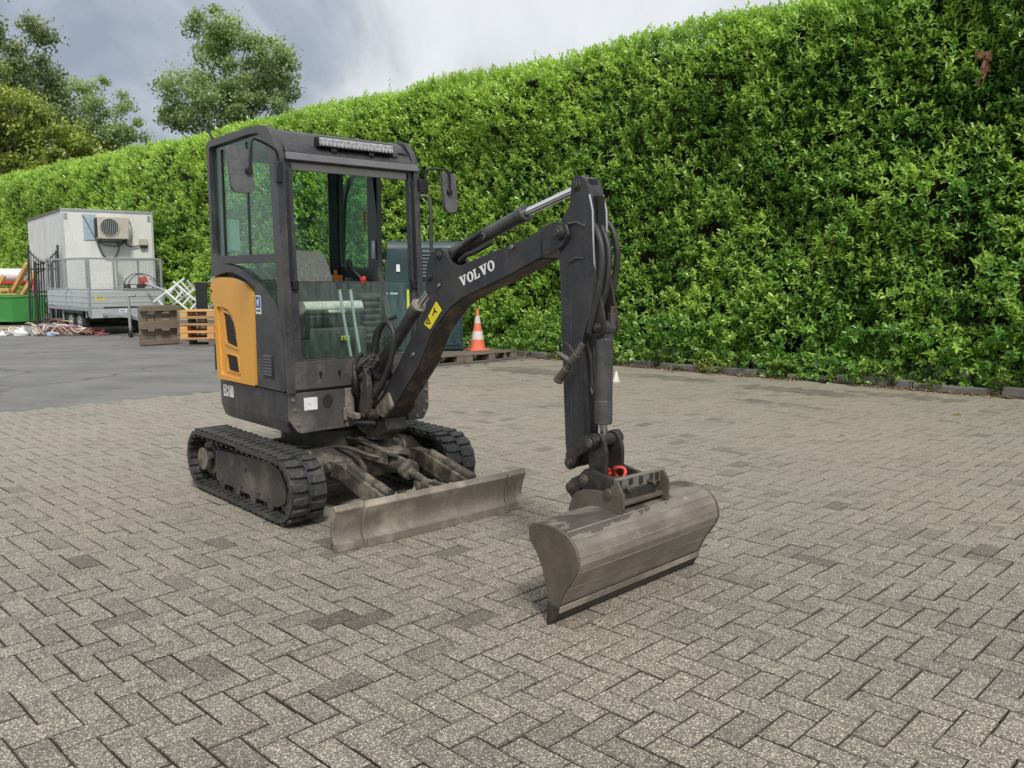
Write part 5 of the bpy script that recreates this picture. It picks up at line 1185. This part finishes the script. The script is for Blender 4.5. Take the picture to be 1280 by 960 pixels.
# mesh frames
def mesh_side(p0, p1, z0, z1, posts, nm):
    p0, p1 = Vector(p0), Vector(p1); d = p1 - p0; L_ = d.length; d.normalize()
    fr_ = G(); fr_.beam(tuple(p0 + Vector((0, 0, z1))), tuple(p1 + Vector((0, 0, z1))), .045, .045); root = part(nm, fr_, M['galv'], tr_, .006)
    g = G(); g.beam(tuple(p0 + Vector((0, 0, z0))), tuple(p1 + Vector((0, 0, z0))), .035, .035); part('bottom_rail', g, M['galv'], root, .005)
    for q in posts:
        c = p0 + d * (q * L_); g = G(); g.beam(tuple(c + Vector((0, 0, z0 + .02))), tuple(c + Vector((0, 0, z1 - .024))), .05, .04, (1, 0, 0)); part('upright', g, M['galv'], root, .005)
    g = G(); n = int(L_ / .05)
    for i in range(1, n):
        c = p0 + d * (i * L_ / n); g.tube([tuple(c + Vector((0, 0, z0 + .02))), tuple(c + Vector((0, 0, z1 - .02)))], .0019, 3)
    m_ = int((z1 - z0) / .05)
    for j in range(1, m_):
        z = z0 + (z1 - z0) * j / m_; g.tube([tuple(p0 + Vector((0, 0, z))), tuple(p1 + Vector((0, 0, z)))], .0019, 3)
    tag(part('wire_mesh', g, M['galv'], root, ang=0), kind='stuff')
mesh_side((0, -.01, 0), (TW, -.01, 0), 1.10, 1.84, (0.012, .34, .985), 'front_mesh_frame')
mesh_side((-.01, .05, 0), (-.01, TL, 0), 1.10, 1.84, (.0, .5, 1), 'side_mesh_frame')
mesh_side((TW + .01, .05, 0), (TW + .01, TL, 0), 1.10, 1.84, (.0, .5, 1), 'side_mesh_frame')
# tandem wheels along the left side
for x in (.10, TW - .10):
    for y in (.80, 1.42):
        g = G(); g.cyl((x - .08, y, .285), (x + .08, y, .285), .285, 28); w = part('wheel', g, M['tyre'], tr_, .025, seg=3)
        xo = x - .083 if x < 1 else x + .083; s_ = -1 if x < 1 else 1
        g = G(); g.cyl((xo, y, .285), (xo + s_ * .008, y, .285), .165, 24); g.cyl((xo, y, .285), (xo + s_ * .022, y, .285), .05, 14); rm = part('rim', g, M['rim'], w, .004)
        for k in range(5):
            a = k * 2 * math.pi / 5; g = G(); g.cyl((xo + s_ * .008, y + .105 * math.cos(a), .285 + .105 * math.sin(a)), (xo + s_ * .0105, y + .105 * math.cos(a), .285 + .105 * math.sin(a)), .026, 10); part('rim_hole', g, M['iron'], rm)
g = G(); g.box(-.02, .0, .45, 1.8, .52, .59); part('mudguard_edge', g, M['iron'], tr_)
g = G(); g.box(.02, .05, 2.0, 2.08, .30, .6); g.box(.02, .05, .30, .38, .42, .6); part('rear_leg', g, M['galv'], tr_, .004)
g = G(); g.beam((TW / 2, .6, .50), (.60, -1.45, .44), .09, .09); part('drawbar', g, M['galv'], tr_, .01)
g = G(); g.beam((.25, .1, .52), (.60, -.9, .47), .06, .07); part('drawbar_arm', g, M['galv'], tr_, .008); g = G(); g.beam((TW - .25, .1, .52), (.72, -.9, .47), .06, .07); part('drawbar_arm', g, M['galv'], tr_, .008)
jx, jy = .50, -1.1
g = G(); g.cyl((jx, jy, .22), (jx, jy, .90), .032, 14); g.cyl((jx, jy, .12), (jx, jy, .30), .024, 12); jw = part('jockey_stand', g, M['galv'], tr_, .003)
g = G(); g.tube([(jx, jy, .90), (jx, jy, .94), (jx + .16, jy, .95), (jx + .165, jy, .99)], .010, 8); part('crank', g, M['iron'], jw, ang=60)
g = G(); g.cyl((jx - .03, jy, .085), (jx + .03, jy, .085), .085, 18); part('jockey_wheel', g, M['tyre'], jw, .01)
# petrol generator inside the trailer
gn = thing('generator', tuple(C1 + Matrix.Rotation(TR, 3, 'Z') @ Vector((1.36, .34, .66))), TR, 'red and white petrol engine in a black tube frame on the trailer bed', 'generator')
g = G(); g.cyl((-.02, 0, .62), (.14, 0, .62), .12, 18); part('engine', g, M['red'], gn, .02)
g = G(); g.box(.12, .30, -.10, .12, .50, .74); part('fuel_tank', g, M['white'], gn, .03)
g = G(); g.box(-.36, .05, -.16, .16, .455, .56); part('control_box', g, M['iron'], gn, .01)
g = G(); g.box(-.31, -.17, -.168, -.161, .47, .54); part('socket_plate', g, M['white'], gn)
g = G(); g.tube(smooth_path([(-.36, -.15, .44), (-.34, -.15, .62), (-.18, -.15, .78), (.0, -.15, .82), (.20, -.15, .74), (.34, -.15, .60), (.35, -.15, .44)], 4), .012, 6); part('tube_frame', g, M['iron'], gn, ang=60)
g = G(); g.tube(smooth_path([(-.36, .15, .44), (-.34, .15, .62), (-.18, .15, .78), (.0, .15, .82), (.20, .15, .74), (.34, .15, .60), (.35, .15, .44)], 4), .012, 6); part('tube_frame', g, M['iron'], gn, ang=60)
g = G(); g.box(-.38, .36, -.2, .2, .0, .44); part('crate_below', g, M['greywood'], gn, .01)

# ---- green skip
K = Vector((-14.45, 24.9, 0)); sk_ = thing('green_skip', tuple(K), R(40), 'green painted steel tipping skip in front of the timber at the left edge', 'skip')
g = G()
g.add([(0, 0, .10), (.78, .05, .10), (.90, -.03, .86), (-.04, -.06, .80), (-1.8, 1.55, .10), (-.95, 1.9, .10), (-.9, 2.1, .86), (-1.95, 1.75, .86)],
      [(0, 1, 2, 3), (0, 3, 7, 4), (4, 7, 6, 5), (1, 5, 6, 2), (0, 4, 5, 1)])
body = part('skip_body', g, M['green'], sk_, 0, ang=0); sm = body.modifiers.new('thickness', 'SOLIDIFY'); sm.thickness = .02
g = G(); g.beam((-.05, -.065, .81), (.91, -.035, .865), .03, .03); g.beam((-.05, -.065, .81), (-1.95, 1.75, .865), .03, .03); part('rim_bar', g, M['green'], sk_, .004)
g = G(); g.box(.0, .75, .15, .3, .0, .10); g.box(-.7, .1, .9, 1.05, .0, .10); part('runner', g, M['iron'], sk_)

# ---- leaning timber, drum and red rack behind the skip
tim = [((-14.9, 26.4, .3), (-13.9, 26.1, 1.72)), ((-14.6, 26.3, .25), (-13.75, 26.3, 1.50)), ((-15.3, 26.2, .5), (-14.75, 26.3, 1.35)), ((-15.6, 26.0, .72), (-14.2, 26.0, .78)), ((-15.5, 26.1, .95), (-14.5, 26.1, .92)), ((-15.1, 26.5, .3), (-14.35, 26.6, 1.35))]
tl = ['long new timber beam leaning highest against the white box', 'new timber beam leaning just under the highest one', 'short steep timber behind the red pole', 'lowest level timber lying just above the skip rim', 'level timber resting across the pile above the lowest one', 'timber leaning at the back of the pile']
for i, (a, b) in enumerate(tim):
    g = G(); a, b = Vector(a), Vector(b); c = (a + b) / 2; g.beam(a - c, b - c, .13, .10); o = part('timber_beam', g, M['beamwood'], None, .006); o.location = c + Vector((-.7, 0, .08)); tag(o, tl[i], 'timber', 'new timbers behind the green skip')
dr_ = thing('white_drum', (-15.8, 27.2, 1.28), 0, 'white plastic drum lying on its side on top of the timber rack', 'drum')
g = G(); g.cyl((-.5, 0, .17), (.42, .1, .17), .20, 24); part('drum_body', g, M['white'], dr_, .04, seg=3)
g = G(); g.cyl((.42, .1, .2), (.46, .104, .2), .05, 12); part('bung', g, M['iron'], dr_)
rk = thing('red_rack', (-15.5, 26.8, 0), R(8), 'red steel storage rack carrying the drum beside the timber', 'rack')
for x in (-1.0, .62):
    g = G(); g.box(x - .03, x + .03, -.03, .03, 0, 1.5 if x > 0 else 1.25); part('post', g, M['red'], rk, .004)
g = G(); g.box(-1.0, .62, -.035, .035, 1.18, 1.26); part('shelf_beam', g, M['red'], rk, .004); g = G(); g.box(-1.0, .62, -.0, .7, 1.14, 1.175); part('shelf', g, M['darkwood'], rk)

# ---- iron gates leaning beside the box
def gate(loc, rz, lean, up, lab, w=.56, h=2.2):
    t = thing('iron_gate', loc, rz, lab, 'gate', 'black iron gates leaning by the trailer'); t.rotation_euler = (R(-lean), 0, rz)
    hl = h if up < 0 else h - .45; hr = h if up > 0 else h - .45
    for x, hh in ((0, hl), (w, hr)):
        g = G(); g.box(x - .025, x + .025, -.025, .025, 0, hh); p_ = part('stile', g, M['iron'], t, .003); g = G(); g.tube([(x, 0, hh), (x, 0, hh + .02), (x, 0, hh + .05), (x, 0, hh + .08)], [.02, .035, .03, .005], 10); part('finial', g, M['iron'], p_)
    for z in (.15, 1.0, 1.62):
        g = G(); g.box(.026, w - .026, -.015, .015, z - .02, z + .02); part('rail', g, M['iron'], t)
    n = 9
    for i in range(1, n):
        x = w * i / n; f = x / w; f = f * f if up > 0 else 1 - (1 - (1 - f)) * 0 if False else ((1 - f) ** 2 if up < 0 else f * f)
        z1 = (h - .45) + .40 * f; g = G(); g.tube([(x, 0, .1), (x, 0, z1), (x, 0, z1 + .09)], [.011, .011, .002], 6); part('bar', g, M['iron'], t)
    pts = [(w * k / 8, 0, (h - .47) + .40 * ((k / 8) ** 2 if up > 0 else (1 - k / 8) ** 2)) for k in range(9)]
    g = G(); g.tube(pts, .016, 6); part('curved_top_rail', g, M['iron'], t, ang=60)
gate((-13.05, 23.25, 0), R(12), 7, -1, 'black iron gate leaf whose spiked top sweeps down to the right')
gate((-12.78, 23.12, 0), R(15), 6, 1, 'black iron gate leaf whose spiked top sweeps up to the right')
gate((-12.95, 23.45, 0), R(13), 5, 1, 'hindmost iron gate leaf standing behind the other two', .55, 2.0)

# ---- heap of cables and straps on the asphalt
cable_cols = {'white': (.7, .68, .62), 'red': (.40, .12, .11), 'pink': (.50, .26, .27), 'brown': (.2, .12, .08), 'blue': (.3, .42, .6), 'beige': (.5, .42, .32)}
cm = {k: plain(k + '_cable', v, .5) for k, v in cable_cols.items()}
heap = thing('cable_heap', (-11.1, 20.75, 0), 0, 'tangled heap of coloured cables and straps on the asphalt by the trailer wheels', 'cable heap')
for kname, n, sx, sy, cx in (('white', 11, .75, .25, -.55), ('red', 9, .6, .22, .75), ('pink', 10, .7, .2, .6), ('brown', 9, .7, .3, -.1), ('blue', 5, .6, .2, .2), ('beige', 9, .55, .3, .1)):
    g = G()
    for i in range(n):
        x, y = cx + random.gauss(0, sx * .5), random.gauss(0, sy); r = random.uniform(.08, .3); a0 = random.uniform(0, 6.28)
        g.tube(smooth_path([(x + r * math.cos(a0 + k * 1.1) * random.uniform(.6, 1.3), y + r * .7 * math.sin(a0 + k * 1.1), .015 + random.uniform(0, .30) * math.exp(-((x + .1) ** 2) * .8)) for k in range(5)], 3), random.uniform(.008, .018), 5)
    tag(part(kname + '_cables', g, cm[kname], heap, ang=60), kind='stuff')
for i, (x, y, s) in enumerate(((-.75, -.05, .16), (-1.1, -.25, .10), (-.45, .1, .14), (.1, -.3, .09))):
    g = G(); g.tube([(x, y, 0), (x, y, s * .5), (x + .03, y, s)], [s * 1.1, s * 1.2, s * .2], 7); part('crumpled_bag', g, M['white'] if i != 3 else cm['blue'], heap, ang=20)
coil = G()
for k in range(5): coil.tube([(.15 * math.cos(a) + .02 * k, .04 * k, .20 + .17 * math.sin(a)) for a in [2 * math.pi * i / 18 for i in range(18)]], .012, 5, True)
o = part('cable_coil', coil, cm['brown'], None, ang=60); o.location = (-11.35, 21.25, 0); tag(o, 'brown coil of cable leaning upright against the trailer wheel', 'cable coil')
# edging board on the ground by the skip
g = G(); g.box(-1.3, 1.3, -.06, .06, 0, .07); o = part('ground_beam', g, M['palepine'], None, .006); o.location = (-13.7, 22.9, 0); o.rotation_euler = (0, 0, R(4)); tag(o, 'pale squared beam lying on the asphalt in front of the green skip', 'timber')

# ---- tangled white frames and posts right of the trailer
def ladder(loc, rot, L_, w, n, lab, mat='white'):
    t = thing('steel_ladder', loc, 0, lab, 'metal frame', 'white metal frames dumped behind the pallets'); t.rotation_euler = rot
    for x in (-w / 2, w / 2):
        g = G(); g.box(x - .022, x + .022, -.02, .02, -L_ / 2, L_ / 2); part('rail', g, M[mat], t, .004)
    for i in range(n):
        z = -L_ / 2 + L_ * (i + .5) / n; g = G(); g.box(-w / 2 + .03, w / 2 - .03, -.015, .015, z - .02, z + .02); part('rung', g, M[mat], t, .004)
ladder((-8.28, 21.1, .95), (R(10), R(52), R(20)), .95, .34, 4, 'white metal frame with wide rungs tipped steeply behind the dark pallet')
ladder((-8.02, 21.0, .90), (R(-5), R(-48), R(10)), .85, .30, 4, 'white metal frame leaning to the left over the other frame')
ladder((-7.85, 21.3, .88), (R(4), R(-36), R(10)), .9, .28, 3, 'white metal frame lowest and farthest right in the tangle', 'alu')
bp = thing('black_panel', (-7.42, 20.6, 0), R(10), 'black rectangular panel standing behind the orange pallet stack', 'panel')
g = G(); g.box(-.13, .13, -.03, .03, .55, 1.24); part('sheet', g, M['iron'], bp, .006); g = G(); g.box(-.16, .22, -.034, .034, 1.24, 1.27); part('top_edge', g, M['iron'], bp, .004); g = G(); g.box(-.10, -.06, -.02, .02, 0, .55); g.box(.06, .10, -.02, .02, 0, .55); part('leg', g, M['iron'], bp)
for a, b, lab in (((-7.35, 20.7, 1.2), (-7.0, 20.7, 1.5), 'short grey pipe sticking up right of the black panel'), ((-7.3, 20.65, .62), (-6.75, 20.6, 1.08), 'thin grey pipe leaning right behind the orange pallets'), ((-9.0, 21.2, 1.25), (-8.3, 21.1, 1.0), 'grey pipe lying across the white frames')):
    g = G(); a, b = Vector(a), Vector(b); c = (a + b) / 2; g.cyl(a - c, b - c, .028, 10); o = part('steel_pipe', g, M['galv'], None); o.location = c; tag(o, lab, 'pipe')
g = G(); g.box(-.9, .9, -.35, .35, 0, .6); o = part('scrap_crate', g, M['darkwood'], None, .02); o.location = (-7.9, 21.0, 0); o.rotation_euler = (0, 0, R(15)); tag(o, 'low dark crate under the white frames behind the pallets', 'crate')

# ---- weeds along the kerb, leaf litter
M['weed'] = leafmat('weed_leaf', (.04, .08, .015), (.13, .24, .035), (.36, .42, .07), .5, .3)
M['litter'] = leafmat('leaf_litter', (.12, .075, .045), (.30, .18, .10), (.50, .36, .18), .8, .05)
def weed2(w, off, r, h, n, tint, lab, grp=None, droop=.6):
    P0 = hp(off, w); t = thing('weed', tuple(P0), 0, lab, 'weed', grp); P, D, T = [], [], []; g = G()
    for a in rng.uniform(0, 6.28, 7):
        l_ = r * rng.uniform(.5, 1.1); hh = h * rng.uniform(.5, 1.1); pts = [Vector((0, 0, 0)), Vector((math.cos(a) * l_ * .4, math.sin(a) * l_ * .4, hh * .8)), Vector((math.cos(a) * l_, math.sin(a) * l_, hh * droop))]
        g.tube(pts, [.004, .003, .0015], 4)
        for q in range(max(3, n // 7)):
            f = rng.uniform(0, 1); x = pts[0].lerp(pts[1], f * 2) if f < .5 else pts[1].lerp(pts[2], f * 2 - 1)
            P.append(tuple(x)); D.append((rng.normal(), rng.normal(), .3 * rng.normal() + .15)); T.append(tint + rng.normal(0, .12))
    P, D, T = np.array(P), np.array(D), np.clip(np.array(T), 0, .93); L_ = rng.uniform(.035, .085, len(P))
    V, F, TT = leaves(P, D, np.tile((0, 0, 1.), (len(P), 1)), L_, L_ * .55, T, False)
    tag(obj('leaf_mass', npmesh('leaf_mass', V, F, M['weed'], TT), t), kind='stuff'); part('stem', g, M['twig'], t, ang=60)
GW = 'small weeds growing along the kerb'; LW = 'small leafy green weed sprouting from the joint along the kerb'
for w, off, r, h, n, tint in ((2.55, 11.42, .30, .42, 150, .55), (3.3, 11.43, .14, .16, 50, .6), (3.75, 11.42, .2, .34, 90, .45), (4.15, 11.42, .2, .26, 80, .5), (6.2, 11.38, .12, .10, 40, .7), (8.1, 11.4, .22, .22, 90, .4), (9.3, 11.4, .14, .12, 50, .65), (8.75, 11.35, .1, .12, 30, .8), (10.6, 11.42, .18, .2, 60, .5), (12.6, 11.42, .2, .25, 90, .5), (4.55, 11.4, .12, .1, 40, .75), (6.9, 11.36, .16, .08, 50, .5), (11.5, 11.5, .2, .3, 90, .45)): weed2(w, off, r, h, n, tint, LW, GW)
weed2(5.2, 11.42, .34, .36, 220, .62, 'broad bright green weed spreading over the kerb right of the yellow one')
weed2(6.45, 11.33, .42, .26, 320, .86, 'lowest and yellowest weed clump spilling over the kerb onto the paving')
weed2(7.3, 11.45, .35, .34, 220, .58, 'green weed clump hanging over the kerb left of the yellow clump')
weed2(1.35, 11.45, .25, .62, 240, .66, 'upright leafy weed at the far right end of the kerb')
n = 6500; w = rng.uniform(-2, 16, n); o_ = 11.40 - np.abs(rng.normal(0, .10, n)); k = rng.random(n) < .5; o_[k] = 11.60 + rng.random(k.sum()) * .35
dense = (nC(w * .6, w * 0 + 3) > .35) | ((w > 10.2) & (w < 12.4)); w, o_ = w[dense], o_[dense]; n = len(w)
P = o_[:, None] * np.array(HN) + w[:, None] * np.array(HH); P[:, 2] = np.where(o_ > 11.5, .03, .008) + rng.random(n) * .012
D = rng.normal(size=(n, 3)); D[:, 2] = rng.normal(0, .12, n); L_ = rng.uniform(.02, .075, n)
V, F, T = leaves(P, D, np.tile((0, 0, 1.), (n, 1)), L_, L_ * .5, np.clip(rng.normal(.5, .25, n), 0, .93), False)
tag(obj('leaf_litter', npmesh('leaf_litter', V, F, M['litter'], T)), 'brown fallen leaves gathered along both sides of the kerb', 'leaf litter', kind='stuff')
def soil_strip():
    g = G(); pts = [];
    for i in range(90):
        w = -2 + i * .2; pts.append((w, 11.36 + random.gauss(0, .035) - (.10 if 5.5 < w < 9 else 0)))
    v = []; f = []
    for w, o in pts:
        v += [tuple(hp(o, w, .003)), tuple(hp((o + 11.46) / 2, w, .010)), tuple(hp(11.455, w, .018))]
    for i in range(len(pts) - 1): a = i * 3; f += [(a, a + 3, a + 4, a + 1), (a + 1, a + 4, a + 5, a + 2)]
    g.add(v, f); o = part('soil_strip', g, M['soil'], None, ang=60); tag(o, 'thin line of dark soil washed up against the kerb', 'soil', kind='stuff')
soil_strip()
def fallen(loc, s, tint, lab):
    V, F, T = leaves(np.zeros((1, 3)), np.array([[1., .4, .03]]), np.array([[0, 0, 1.]]), np.array([s]), np.array([s * .45]), np.array([tint]))
    o = obj('fallen_leaf', npmesh('fallen_leaf', V, F, M['laurel'], T)); o.location = loc; tag(o, lab, 'fallen leaf')
from_px = lambda x, y: (x, y, .012)
fallen((4.55, 8.75, .012), .13, .965, 'single yellow laurel leaf lying on the paving at the right')
fallen((2.95, 7.6, .012), .06, 1.0, 'tiny dark brown leaf lying alone on open paving right of the bucket')
